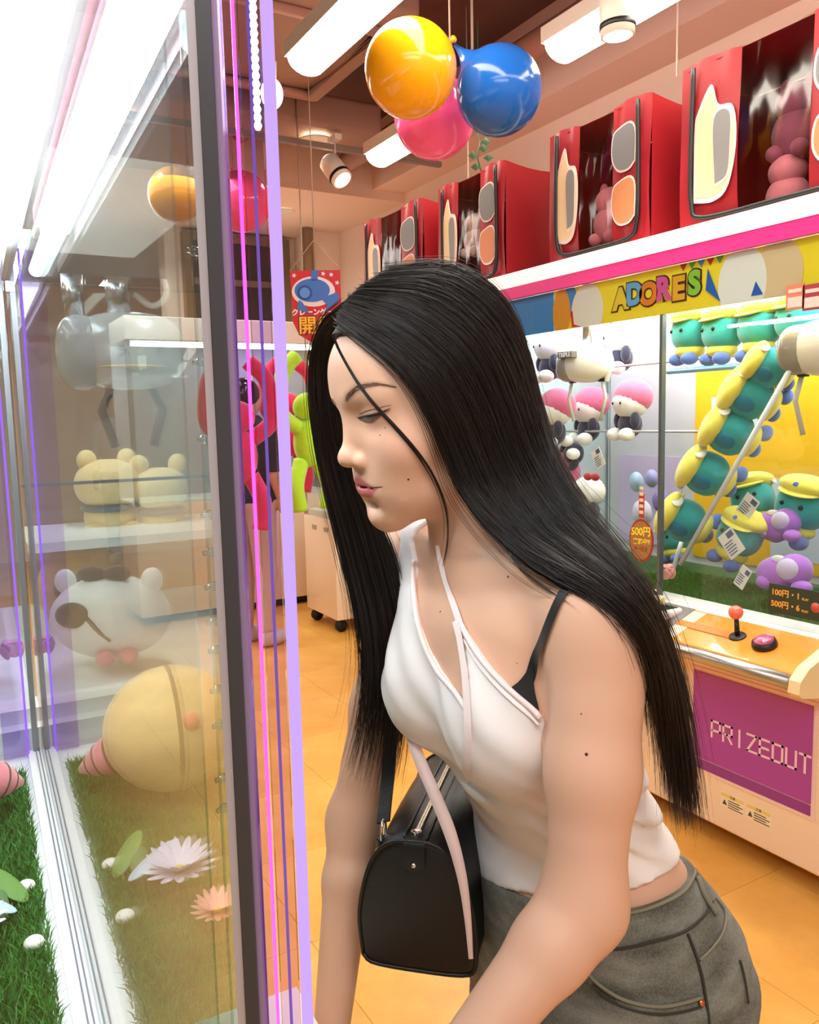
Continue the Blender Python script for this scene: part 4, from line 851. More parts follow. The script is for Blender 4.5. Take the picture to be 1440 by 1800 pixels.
def head(f):
    E = lambda c, r, k=0.01, op='union', R=HR: f.ell(hp(*c), np.array(r)*0.001, R=R, k=k*1.0, op=op)
    def Cn(a, b, ra, rb, k=0.008, op='union'): f.cone(hp(*a), hp(*b), ra*0.001, rb*0.001, k, op=op)
    E((-6, 0, 34), (90, 74, 84), 0.0)                  # cranium
    E((33, 0, -10), (55, 63, 80), 0.02)                 # face mass
    Cn((-2, 48, -62), (66, 11, -92), 12, 10, 0.030)    # jaw, both sides
    Cn((-2, -48, -62), (66, -11, -92), 12, 10, 0.030)
    E((32, 0, -62), (48, 46, 35), 0.025)                # lower face
    E((69, 0, -93), (14, 17, 14), 0.018)               # chin
    E((60, 0, 40), (26, 46, 34), 0.03)                 # forehead
    E((52, 40, -27), (24, 21, 22), 0.02); E((52, -40, -27), (24, 21, 22), 0.02)   # cheeks
    for s in (-1, 1): E((58, 22*s, -58), (20, 17, 24), 0.025)
    # brow ridge
    Cn((78, 14, 24), (64, 44, 25), 7, 6, 0.016); Cn((78, -14, 24), (64, -44, 25), 7, 6, 0.016)
    # eye sockets with the lowered upper lids
    for s in (-1, 1):
        E((94.5, 31*s, 5), (13, 17, 11), 0.018, 'carve')
        E((65.0, 31*s, 7.5), (13.5, 17.5, 12.5), 0.008)
    # mouth mass
    E((71, 0, -61), (16, 25, 20), 0.014)
    # nose
    Cn((77.5, 0, 12), (93, 0, -24), 6.0, 7.5, 0.012)
    E((96.0, 0, -30), (9.5, 10.5, 8.5), 0.008)
    for s in (-1, 1): E((86, 12*s, -34), (9.5, 6.5, 7.2), 0.005)
    for s in (-1, 1): E((92.5, 5.5*s, -40.5), (4.2, 2.8, 2.6), 0.002, 'carve')
    # philtrum / lips
    for s in (-1, 1): Cn((86.0, 3.0*s, -53.5), (66, 26*s, -60.5), 4.6, 1.8, 0.004)
    Cn((84.5, -5, -66), (84.5, 5, -66), 5.6, 5.6, 0.004)
    for s in (-1, 1): Cn((84, 5*s, -66), (66, 25*s, -61.5), 5.2, 1.8, 0.004)
    E((84, 0, -60.2), (14, 26, 0.9), 0.002, 'carve')
    E((86.5, 0, -79), (6, 15, 4.5), 0.012, 'carve')
    # ear (near side mostly under hair)
    for s in (-1, 1): E((-8, 72*s, -12), (16, 5, 28), 0.006)

# ------------------------------------------------------------------ the near crane machine on the left (its front pane faces the aisle)
LA = math.atan(0.0459); LU = np.array([math.sin(LA), math.cos(LA), 0.0]); LW = np.array([-math.cos(LA), math.sin(LA), 0.0]); LO = np.array([0.0777, 0.0, 0.0])
def L_(u, w, z): return LO+LU*u+LW*w+np.array([0, 0, z])
def unmir(P):
    # a point seen in the front pane belongs at its mirror image inside the machine
    P = np.asarray(P, float); d = (P-LO) @ LW; return P-2*d*LW
LFZ = 0.75; U0, U1, U2, U3 = 0.285, 1.80, 1.96, 3.35; WD = 0.95
def lbox(mb, u0, u1, w0, w1, z0, z1, mi=0):
    V = [L_(u, w, z) for u in (u0, u1) for w in (w0, w1) for z in (z0, z1)]
    return mb.add(V, [(0, 2, 3, 1), (4, 5, 7, 6), (0, 1, 5, 4), (2, 6, 7, 3), (0, 4, 6, 2), (1, 3, 7, 5)], mi, False)
WLED = mat('machine_gloss_white', '#f4f4f6', rough=0.25); ALU = mat('aluminium', '#8f9299', rough=0.35, metal=0.9)
MAG = emat('led_magenta', '#e04bff', 2.2); VIO = emat('led_violet', '#8a4dff', 1.6); PURA = glass('purple_acrylic', '#f1e6ff', 0.05, 0.02, 1.0); LEDS = emat('led_strip_cold', '#eef6ff', 14.0)
LM = thing('crane_machine', 'near crane machine with a purple lit corner pillar and sliding glass front', 'crane machine', L_((U0+U1)/2, 0.4, 0))
def lpart(nm, m, *boxes):
    mb = MB()
    for b in boxes: lbox(mb, *b)
    return mb.obj(nm, m, LM)
lpart('cabinet', CREAM, (U0, U1+0.08, 0.0, WD, 0.06, LFZ-0.03)); lpart('play_floor', WLED, (U0, U1, 0.0, WD, LFZ-0.03, LFZ-0.004))
lpart('control_shelf', CREAM, (U0+0.05, 0.80, -0.19, 0.0, 0.62, 0.80))
# sliding glass track: white rail with grooves
lpart('sill_rail', WLED, (U0, U1, -0.004, 0.030, LFZ-0.004, LFZ+0.006))
for w in (0.003, 0.009, 0.015): lpart('track_groove', ALU, (U0, U1, w-0.001, w+0.001, LFZ+0.006, LFZ+0.0085))
lpart('front_pane', GLASS, (U0+0.012, U1, 0.0, 0.004, LFZ+0.006, 1.70))
lpart('near_side_pane', GLASS, (U0+0.002, U0+0.006, 0.012, WD, LFZ+0.006, 1.70))
lpart('partition_pane', GLASS, (U1-0.003, U1+0.003, 0.008, WD, LFZ+0.006, 1.70))
lpart('back_pane', GLASS, (U0, U1, WD, WD+0.005, LFZ-0.03, 1.72))
lpart('ceiling_panel', mat('machine_grey', '#5a5a60', rough=0.4), (U0, U1, 0.10, WD+0.03, 1.72, 1.745))
lpart('top_frame', WLED, (U0, U1, 0.0, 0.012, 1.70, 1.76)); lpart('far_ledge', WLED, (U1+0.02, U2-0.006, 0.0, WD, LFZ-0.03, LFZ+0.045), (U1+0.06, U2-0.02, 0.0, WD, LFZ+0.045, LFZ+0.075))
lpart('roof_sign', mat('roof_white', '#f3f0f2', rough=0.4), (U0, U1, 0.02, WD, 1.80, 1.95))
# light strips along the top: ribbed tube next to the pane, wide lit board above it
mb = MB(); P = [L_(u, 0.035, 1.665) for u in np.linspace(U0+0.06, U1-0.35, 240)]; mb.tube(P, [0.0085+0.0022*(k % 2) for k in range(240)], 10); mb.obj('ribbed_led_tube', LEDS, LM)
lpart('light_board', emat('light_board_glow', '#f2f7ff', 12.0), (U0+0.05, U1-0.3, 0.050, 0.085, 1.735, 1.742))
lpart('light_board_housing', WLED, (U0+0.03, U1-0.2, 0.045, 0.095, 1.743, 1.76))
lpart('red_strip_print', mat('print_rose', '#c9627f', rough=0.4), (U0+0.25, U1-0.55, 0.022, 0.024, 1.690, 1.712))
d = bpy.data.lights.new('machine_light', 'AREA'); d.shape = 'RECTANGLE'; d.size = 0.034; d.size_y = 1.14; d.energy = 9; d.color = (0.96, 0.98, 1.0)
lo = bpy.data.objects.new('machine_light', d); COL.objects.link(lo); lo.parent = LM; lo.location = [float(v) for v in (L_((U0+U1)/2-0.12, 0.0675, 1.733)-np.array(LM['_origin']))]; lo.rotation_euler[2] = -LA
# near corner pillar: grey bar, clear acrylic fins with violet and magenta lit edges
def vbar(nm, px0, px1, D, m, z0=0.70, z1=1.80, th=0.004, lean=0):
    a = dep(px0, 900, D); b = dep(px1, 900, D); a[2] = b[2] = 0; t = AX[2].copy(); t[2] = 0; t /= np.linalg.norm(t); mb = MB()
    mb.prism([(0, 0), (1, 0), (1, 1), (0, 1)], ((a[0], a[1], z0), b-a, t*th, (0, 0, 1)), z1-z0); return mb.obj(nm, m, LM)
vbar('grey_post', 388, 412, 0.300, mat('post_dark', '#55565c', rough=0.35, metal=0.6), th=0.010)
vbar('post_edge', 372, 387, 0.302, mat('post_light', '#c9c6d0', rough=0.3, metal=0.4), th=0.008); vbar('post_edge', 413, 424, 0.302, mat('post_mauve', '#9a86ab', rough=0.35, metal=0.3), th=0.008)
vbar('acrylic_fin', 428, 445, 0.305, PURA, th=0.003); vbar('magenta_edge', 446, 450, 0.305, MAG, th=0.002)
vbar('acrylic_fin', 455, 490, 0.306, PURA, th=0.003); vbar('violet_edge', 471, 475, 0.310, emat('violet_edge_glow', '#b08cf0', 0.5), th=0.002)
vbar('violet_tube', 494, 512, 0.305, emat('violet_tube_glow', '#c7a2ff', 1.0), th=0.005)
mb = MB(); a = dep(444, 0, 0.307); P = [np.array([a[0], a[1], z]) for z in np.linspace(1.53, 1.80, 180)]; mb.tube(P, [0.0009+0.0007*(k % 2) for k in range(180)], 8); mb.obj('ribbed_spring_tube', LEDS, LM)
# acrylic strip with clear bolts beside the post
AC = thing('acrylic_strip', 'clear acrylic strip with bolts standing beside the grey corner post', 'acrylic strip', L_(0.40, -0.016, LFZ))
mb = MB(); c = dep(372, 900, 0.45); t = np.array([0.86, -0.5, 0]); mb.prism([(-0.004, 0), (0.004, 0), (0.004, 0.0015), (-0.004, 0.0015)], ((c[0], c[1], 0.80), t, (0.5, 0.86, 0), (0, 0, 1)), 0.83); mb.obj('strip', ACR, AC)
for py in (452, 640, 772, 905, 972, 1034, 1098, 1150, 1224, 1290, 1392, 1450):
    q = dep(372, py, 0.447); q[0], q[1] = c[0]-0.001, c[1]-0.002; mb = MB(); mb.lathe([(0, 0), (0.0026, 0), (0.0026, 0.003), (0.0014, 0.004), (0.0014, 0.006), (0, 0.006)], q, (-0.86, -0.3, 0), 12); mb.obj('bolt', ACR, AC)
# far corner post of the bay
lpart('far_post', ALU, (U1-0.012, U1+0.012, -0.012, 0.000, LFZ, 1.76)); lpart('far_post', ALU, (U1-0.012, U1+0.012, 0.010, 0.020, LFZ, 1.76))
lpart('far_magenta_edge', MAG, (U1-0.020, U1-0.014, -0.012, -0.008, LFZ, 1.76)); lpart('far_violet_edge', VIO, (U1-0.02, U1-0.014, 0.028, 0.032, LFZ, 1.76)); lpart('far_acrylic_fin', PURA, (U1-0.016, U1-0.012, 0.032, 0.075, LFZ, 1.76))
# second bay behind it
LM2 = thing('crane_machine', 'crane machine standing end to end behind the near one', 'crane machine', L_((U2+U3)/2, 0.4, 0)); _keep = LM; LM = LM2
lpart('cabinet', CREAM, (U2, U3, 0.0, WD, 0.06, LFZ-0.03)); lpart('play_floor', WLED, (U2, U3, 0.0, WD, LFZ-0.03, LFZ)); lpart('front_pane', GLASS, (U2, U3, 0.0, 0.004, LFZ, 1.72))
lpart('back_pane', GLASS, (U2, U3, WD, WD+0.005, LFZ-0.03, 1.93)); lpart('roof', mat('machine_grey', '#8e9096'), (U2, U3, 0.0, WD, 1.93, 1.97)); lpart('end_pane', GLASS, (U3-0.005, U3, 0.0, WD, LFZ, 1.93))
lpart('led_tube', LEDS, (U2+0.05, U3-0.1, 0.06, 0.085, 1.89, 1.91)); lpart('prize_shelf', WLED, (U3-0.55, U3-0.03, 0.05, 0.80, 1.02, 1.05)); lpart('shelf_bar', ALU, (U3-0.56, U3-0.54, 0.03, 0.82, 1.23, 1.24))
d = bpy.data.lights.new('machine_light', 'AREA'); d.shape = 'RECTANGLE'; d.size = 0.05; d.size_y = 1.2; d.energy = 14; d.color = (1.0, 0.97, 0.92)
lo = bpy.data.objects.new('machine_light', d); COL.objects.link(lo); lo.parent = LM2; lo.location = (0, 0, 1.925); lo.rotation_euler[2] = -LA
LM = _keep
# grass in the near bay
mb = MB(); lbox(mb, U0+0.01, U1-0.10, 0.048, WD-0.01, LFZ-0.004, LFZ+0.003); GL = mb.obj('grass_mat', mat('grass_base', '#1d4a1c')); tag(GL, 'artificial grass mat inside the near crane machine', 'grass mat'); GL['kind'] = 'stuff'
def gp():
    w = 0.046+0.006*math.sin(rng.uniform(0, 99))+rng.uniform(0, 1)**1.4*0.55; p = L_(rng.uniform(U0+0.02, U1-0.11), w, 0); return (p[0], p[1])
grass('grass_pile', gp, 42000, LFZ+0.002, 0.020, GL, spread=0.9, wid=0.0011)
# mushrooms: small white caps on the grass (seen directly and in the pane)
for i, (px, py) in enumerate(((46, 1562), (60, 1662))):
    p = onZ(px, py, LFZ+0.012); T = thing('button_mushroom', ['small white toy mushroom on the grass by the lily leaf', 'small white toy mushroom on the grass beside the sliding glass rail'][i], 'mushroom', p-np.array([0, 0, 0.010])); m = mat('mushroom_white', '#efe9e2', rough=0.6)
    mb = MB(); mb.ell(p+np.array([0, 0, 0.004]), (0.0125, 0.0125, 0.008)); mb.obj('cap', m, T); mb = MB(); mb.tube([p-np.array([0, 0, 0.012]), p], 0.004, 8); mb.obj('stem', m, T)
p = onZ(8, 1590, LFZ+0.02); T = thing('lily_leaf', 'broad green artificial leaf with a pale blue petal on the grass', 'leaf', p)
for k, (du, dw, col) in enumerate(((0, 0.01, '#3f6b2e'), (0.03, -0.005, '#5d8a3a'), (-0.03, 0.02, '#b9cfe2'))):
    mb = MB(); mb.ell(p+LU*du+LW*dw+np.array([0, 0, 0.012*k]), (0.016, 0.040, 0.003), R=rotz(0.7*k) @ rotaxis((1, 0, 0), 0.5)); mb.obj(['leaf', 'leaf', 'petal'][k], mat('leaf_'+col[1:], col, rough=0.5), T)
# soft toys inside: generic shapes in the photograph's colours, where the pane's reflection puts them
CRM = plush_mat('cream', '#f0cf94'); BRN = plush_mat('brown', '#5e4a3c'); ROS = plush_mat('rosepink', '#e58a9c')
def mir(px, py, z): return unmir(onZ(px, py, z))
c = mir(315, 1385, LFZ+0.02)+np.array([0, 0, 0.115]); T = thing('plush_toy', 'round cream plush toy with a pink striped horn lying on the grass', 'plush toy', c)
part_ell(T, 'body', CRM, c, (0.115, 0.115, 0.108)); hd = unmir(dep(175, 1340, (unmir(c)-CC) @ AX[2]))-c; hd /= np.linalg.norm(hd)
mb = MB(); mb.lathe([(0.038, 0.085), (0.036, 0.12), (0.024, 0.15), (0.006, 0.178)], c, hd, 20); h = mb.obj('horn', ROS, T)
for k, (r, q) in enumerate(((0.0368, 0.112), (0.0295, 0.138), (0.019, 0.158))):
    mb = MB(); mb.lathe([(r, q-0.002), (r+0.0012, q), (r, q+0.002)], c-np.array(T['_origin']), hd, 20); o = mb.obj('horn_stripe', BRN); o.parent = h
fd = (CC-c); fd = unmir(dep(330, 1270, 1.4))-c; fd /= np.linalg.norm(fd)
part_ell(T, 'cheek', plush_mat('coral', '#ef8f78'), c+fd*0.108, (0.014, 0.020, 0.016)); part_ell(T, 'strap', BRN, c+np.array([0, 0, 0.0]), (0.02, 0.117, 0.110))
c = mir(205, 1150, LFZ+0.03)+np.array([0, 0, 0.11]); T = thing('plush_toy', 'white plush toy with a brown sash lying on its side on the ledge', 'plush toy', c)
R = rotz(-LA+0.5); part_ell(T, 'body', WHT, c, (0.165, 0.12, 0.115), R); part_ell(T, 'sash', BRN, c, (0.03, 0.123, 0.118), R @ rotaxis((0, 1, 0), 0.7)); part_ell(T, 'pouch', BRN, c+R @ np.array([0.06, -0.11, 0.03]), (0.045, 0.02, 0.035), R)
for k in (-1, 1): part_ell(T, 'foot', ROS, c+np.array([0.03*k, -0.10, -0.09]), (0.025, 0.045, 0.02)); part_ell(T, 'bow', BRN, c+R @ np.array([0.035*k, -0.03, 0.125]), (0.04, 0.016, 0.022), R); part_ell(T, 'ear', WHT, c+R @ np.array([0.12*k, 0.0, 0.10]), (0.03, 0.02, 0.035), R)
for i, (px, py, s) in enumerate(((195, 860, 0.15), (285, 868, 0.13))):
    D = 3.05+0.05*i; c = unmir(dep(px, py, D)); T = thing('plush_toy', ['cream plush toy with a dark neckerchief on the white prize shelf', 'cream plush toy half behind the other one on the prize shelf'][i], 'plush toy', c)
    part_ell(T, 'head', CRM, c+np.array([0, 0, 0.02]), (s*0.8, s*0.85, s*0.62), power=0.9); part_ell(T, 'body', CRM, c+np.array([0, 0, -0.10]), (s*0.62, s*0.66, s*0.55)); part_ell(T, 'neckerchief', plush_mat('slate', '#5d6a70'), c+np.array([0, 0, -0.065]), (s*0.70, s*0.74, s*0.16))
    for k in (-1, 1): part_ell(T, 'ear', CRM, c+np.array([0.07*k, 0, 0.11]), (0.035, 0.03, 0.04)); part_ell(T, 'foot', CRM, c+np.array([0.06*k, -0.06, -0.15]), (0.045, 0.05, 0.035))
c = unmir(dep(150, 1030, 2.9)); T = thing('plush_toy', 'large tan plush toy slumped behind the white one', 'plush toy', c); part_ell(T, 'body', plush_mat('tan', '#d9a866'), c, (0.15, 0.15, 0.16)); part_ell(T, 'arm', plush_mat('tan', '#d9a866'), c+np.array([0.08, -0.1, -0.06]), (0.05, 0.08, 0.05)); part_ell(T, 'patch', plush_mat('greybrown', '#6a6058'), c+np.array([0.05, -0.13, 0.02]), (0.05, 0.03, 0.05))
def daisy(c, s, col, label, n=13, tilt=0.4):
    T = thing('artificial_flower', label, 'flower', c); m = mat('petal_'+col[1:], col, rough=0.6)
    for ring in range(2):
        for k in range(n):
            a = 2*PI*k/n+0.2*ring; d = np.array([math.cos(a), math.sin(a), 0.25+0.5*ring]); d /= np.linalg.norm(d); mb = MB(); mb.ell(c+d*s*0.55, (s*0.46, s*0.13, s*0.02), R=fr(np.cross(d, (-d[1], d[0], 0)), d), nu=10, nv=6); mb.obj('petal', m, T)
    mb = MB(); mb.ell(c+np.array([0, 0, 0.1*s]), (s*0.14, s*0.14, s*0.08), nu=12, nv=8); mb.obj('heart', mat('flower_heart', '#d9b84a', rough=0.7), T); mb = MB(); mb.tube([c, c-np.array([0, 0, 0.05])], 0.003, 6); mb.obj('stem', mat('flower_stem', '#3f6b2e', rough=0.6), T); return T
daisy(mir(325, 1530, LFZ+0.055), 0.052, '#d8cfe6', 'white and mauve artificial daisy standing in the grass')
daisy(mir(392, 1600, LFZ+0.04), 0.035, '#f0a9a0', 'pink artificial daisy near the corner post')
c = onZ(22, 1150, LFZ+0.13); T = rose(22, 1150, c[0], 0.05, '#d98fc0', 'mauve artificial rose beyond the far corner post')
# claw carriage hanging in the second bay
c = unmir(dep(232, 618, 2.25)); T = thing('claw_unit', 'large silver and white claw head hanging on two chrome columns', 'claw', c); R = rotz(LA)
SIL = mat('claw_silver', '#dcdde2', rough=0.22, metal=0.35, coat=0.4)
mb = MB(); mb.ell(c, (0.150, 0.09, 0.105), R=R, power=0.75, nu=30, nv=20); mb.obj('shell', SIL, T)
mb = MB(); mb.ell(c+np.array([0.125, 0, -0.005]), (0.062, 0.085, 0.10), R=R, power=0.8); mb.obj('end_cap', mat('claw_grey', '#a9a9b0', rough=0.25, coat=0.4), T)
mb = MB(); mb.ell(c+np.array([0, -0.004, -0.045]), (0.146, 0.092, 0.012), R=R); mb.obj('gold_trim', mat('claw_gold', '#d8c28a', rough=0.3), T)
text_mesh('claw_lettering', '花 染', 0.05, (c+np.array([-0.02, -0.088, 0.0]), (1, 0, 0), (0, 0, 1)), mat('claw_letter_grey', '#8a8794', rough=0.4), T, 0.001, 0.0006)
for k, dx in enumerate((0.02, 0.13)):
    mb = MB(); q = c+np.array([dx, 0.06*k, 0]); mb.tube([q+np.array([0, 0, 0.09]), (q[0], q[1], 1.84)], 0.032-0.004*k, 18); mb.obj('chrome_column', mat('chrome_dull', '#c9ccd0', rough=0.2, metal=1), T)
q = np.array([c[0]+0.02, c[1], 1.84]); mb = MB(); mb.box(q-np.array([0.11, 0.09, 0]), q+np.array([0.11, 0.09, 0.06])); mb.obj('carriage_box', WLED, T)
mb = MB(); mb.tube(cr(np.array([q+np.array([-0.10, 0, 0.03]), q+np.array([-0.13, 0, -0.06]), q+np.array([-0.09, 0, -0.10]), q+np.array([-0.04, 0, -0.07])]), 24), 0.008, 8); mb.obj('cable_loop', mat('cable_cream', '#efe9e0', rough=0.4), T)
for k in (-1, 1):
    a = c+np.array([0.05*k, 0, -0.09]); mb = MB(); mb.tube([a, a+np.array([0.03*k, 0, -0.07]), a+np.array([0.0, 0, -0.17])], 0.012, 8); mb.obj('claw_arm', BLK2, T)

# ------------------------------------------------------------------ far side of the hall
FM = thing('crane_machine', 'white crane machine far behind with red and lime long-armed toys', 'crane machine', (2.1, 6.1, 0))
for nm, m, lo_, hi_ in (('cabinet', CREAM, (1.2, 5.8, 0.06), (2.72, 6.3, 0.85)), ('header', WHITE, (1.2, 5.78, 1.98), (2.72, 6.3, 2.14)), ('back_panel', mat('far_grey', '#b9bcc4', rough=0.5), (1.2, 6.28, 0.85), (2.72, 6.3, 1.98)), ('front_pane', GLASS, (1.2, 5.80, 0.85), (2.72, 5.806, 1.98)), ('shelf', WHITE, (1.2, 5.85, 0.83), (2.72, 6.28, 0.87)), ('plinth', BLK2, (1.25, 5.86, 0.0), (2.68, 6.26, 0.06))):
    mb = MB(); mb.rbox(lo_, hi_, 0.006); mb.obj(nm, m, FM)
for x in (1.22, 1.96, 2.70): mb = MB(); mb.box((x-0.015, 5.79, 0.85), (x+0.015, 5.82, 1.98)); mb.obj('post', ALU, FM)
mb = MB(); mb.box((1.25, 5.9, 1.95), (2.68, 5.94, 1.97)); mb.obj('led_tube', LEDS, FM)
def long_arm(px, py, D, col, label):
    c = dep(px, py, D); T = thing('long_armed_toy', label, 'plush toy', c, group='long-armed plush toys'); m = plush_mat('long_'+col[1:], col)
    part_ell(T, 'body', m, c+np.array([0, 0, -0.28]), (0.09, 0.08, 0.14)); part_ell(T, 'head', m, c+np.array([0, 0, -0.08]), (0.085, 0.08, 0.08))
    for k in (-1, 1):
        mb = MB(); mb.tube(cr(np.array([c+np.array([0.06*k, 0, -0.2]), c+np.array([0.17*k, -0.02, -0.10]), c+np.array([0.15*k, -0.02, 0.10]), c+np.array([0.06*k, 0, 0.20])]), 20), 0.042, 12); mb.obj('arm', m, T)
        mb = MB(); mb.tube(cr(np.array([c+np.array([0.05*k, 0, -0.38]), c+np.array([0.10*k, -0.03, -0.52]), c+np.array([0.08*k, -0.03, -0.66])]), 14), 0.045, 12); mb.obj('leg', m, T)
    mb = MB(); mb.tube([c+np.array([0, 0, -0.02]), (c[0], c[1], 3.45)], 0.004, 6); mb.obj('hook_cord', mat('string', '#b49a8a'), T)
long_arm(418, 705, 4.15, '#d8234e', 'crimson long-armed plush toy hanging beside the dark-clad person'); long_arm(506, 690, 5.4, '#d8234e', 'crimson long-armed plush toy hanging next to the lime one'); long_arm(540, 690, 4.6, '#a8d421', 'lime green long-armed plush toy hanging behind the hair')
MI = thing('mini_crane_machine', 'small cream crane machine on castors behind the hair', 'crane machine', (2.5, 5.05, 0))
for nm, m, lo_, hi_ in (('base', CREAM, (2.25, 4.82, 0.09), (2.78, 5.32, 0.76)), ('header', mat('mini_peach', '#e8b79c', rough=0.4), (2.25, 4.82, 1.40), (2.78, 5.32, 1.53)), ('pane', GLASS, (2.25, 4.83, 0.76), (2.256, 5.31, 1.40)), ('near_pane', GLASS, (2.26, 4.82, 0.76), (2.77, 4.826, 1.40)), ('back', WHITE, (2.76, 4.83, 0.76), (2.78, 5.31, 1.40)), ('tray', WHITE, (2.27, 4.84, 0.76), (2.75, 5.3, 0.80))):
    mb = MB(); mb.rbox(lo_, hi_, 0.004); mb.obj(nm, m, MI)
for y in (4.835, 5.305):
    mb = MB(); mb.box((2.25, y-0.012, 0.76), (2.27, y+0.012, 1.40)); mb.obj('speckled_post', mat('post_coral', '#e0907c', rough=0.4, noise=0.4, nscale=200), MI)
    for x in (2.30, 2.72):
        mb = MB(); mb.lathe([(0.0, -0.015), (0.042, -0.015), (0.042, 0.015), (0, 0.015)], (x, y+(0.04 if y < 5 else -0.04), 0.042), (0, 1, 0), 16); mb.obj('castor', BLK2, MI)
for y in (4.95, 5.14): mb = MB(); mb.box((2.247, y-0.035, 0.67), (2.251, y+0.035, 0.70)); mb.obj('coin_slot', mat('slot_grey', '#a8a097', rough=0.4), MI)
# pennant banner on a string
bc = dep(556, 535, 3.9); bu = np.array([0.863, -0.505, 0]); BN = thing('pennant_banner', 'red pennant with a blue crane claw hanging from a string', 'banner', bc)
k = 3.9/1440.0; out = [(-44, -58), (44, -58), (44, 30), (30, 54), (10, 66), (-10, 66), (-32, 52), (-42, 30)]
bn = np.array([-0.505, -0.863, 0]); F3 = lambda off: (bc+bn*off, bu, np.array([0, 0, -1.0]), bn)
def bp(nm, pts, col, off): mb = MB(); mb.prism([(x*k, y*k) for x, y in pts], F3(off), 0.0015); return mb.obj(nm, mat('banner_'+col[1:], col, rough=0.55), BN)
bp('cloth', out, '#c8202c', 0); el = lambda cx, cy, rx, ry, n=24: [(cx+rx*math.cos(a), cy+ry*math.sin(a)) for a in np.linspace(0, 2*PI, n, endpoint=False)]
bp('claw_halo', el(-4, -22, 38, 26), '#e9d9dc', 0.0018); bp('claw_body', el(-6, -24, 31, 20), '#3f6fc0', 0.0034); bp('claw_eye', el(-19, -20, 13, 13), '#27489a', 0.0052); bp('claw_eye_ring', el(-19, -20, 9, 9), '#5b90dd', 0.0068)
bp('claw_stem', [(-6, -58), (6, -58), (4, -40), (-8, -40)], '#3f6fc0', 0.0034); bp('claw_arm', [(8, -10), (38, -20), (42, -6), (24, 6), (14, 14), (20, 2)], '#3f6fc0', 0.0050); bp('claw_arm', [(-30, -8), (-34, 8), (-12, 16), (-18, 6), (-24, -4)], '#3f6fc0', 0.0050)
for x, y in ((-37, -50), (28, -50), (38, -36), (14, -52)): bp('star', [(x+(4.5 if q % 2 == 0 else 2)*math.cos(q*PI/5), y+(4.5 if q % 2 == 0 else 2)*math.sin(q*PI/5)) for q in range(10)], '#e8e2f0', 0.0018)
TF = lambda x, y, off: (bc+bu*x*k+np.array([0, 0, -1.0])*y*k+bn*off, bu, (0, 0, 1))
text_mesh('banner_text', 'クレーンゲーム', 12.5*k, TF(0, 14, 0.0042), mat('banner_pale', '#f3ecec', rough=0.5), BN, 0.0004, 0.0012)
text_mesh('banner_text', '開催', 33*k, TF(0, 38, 0.0030), mat('banner_dark', '#5a1a12', rough=0.5), BN, 0.0004, 0.006); text_mesh('banner_text', '開催', 33*k, TF(0, 38, 0.0046), mat('banner_gold', '#f5b41e', rough=0.5), BN, 0.0004, 0.0015)
mb = MB(); mb.tube([bc+bu*-44*k+np.array([0, 0, 58*k]), bc+bu*0*k+np.array([0, 0, 110*k]), bc+bu*44*k+np.array([0, 0, 58*k])], 0.003, 6); mb.obj('string', mat('string', '#b49a8a'), BN)
ap = bc+np.array([0, 0, 110*k]); mb = MB(); mb.tube([ap, (ap[0], ap[1], 3.45)], 0.0025, 6); mb.obj('hanging_cord', mat('string', '#b49a8a'), BN)
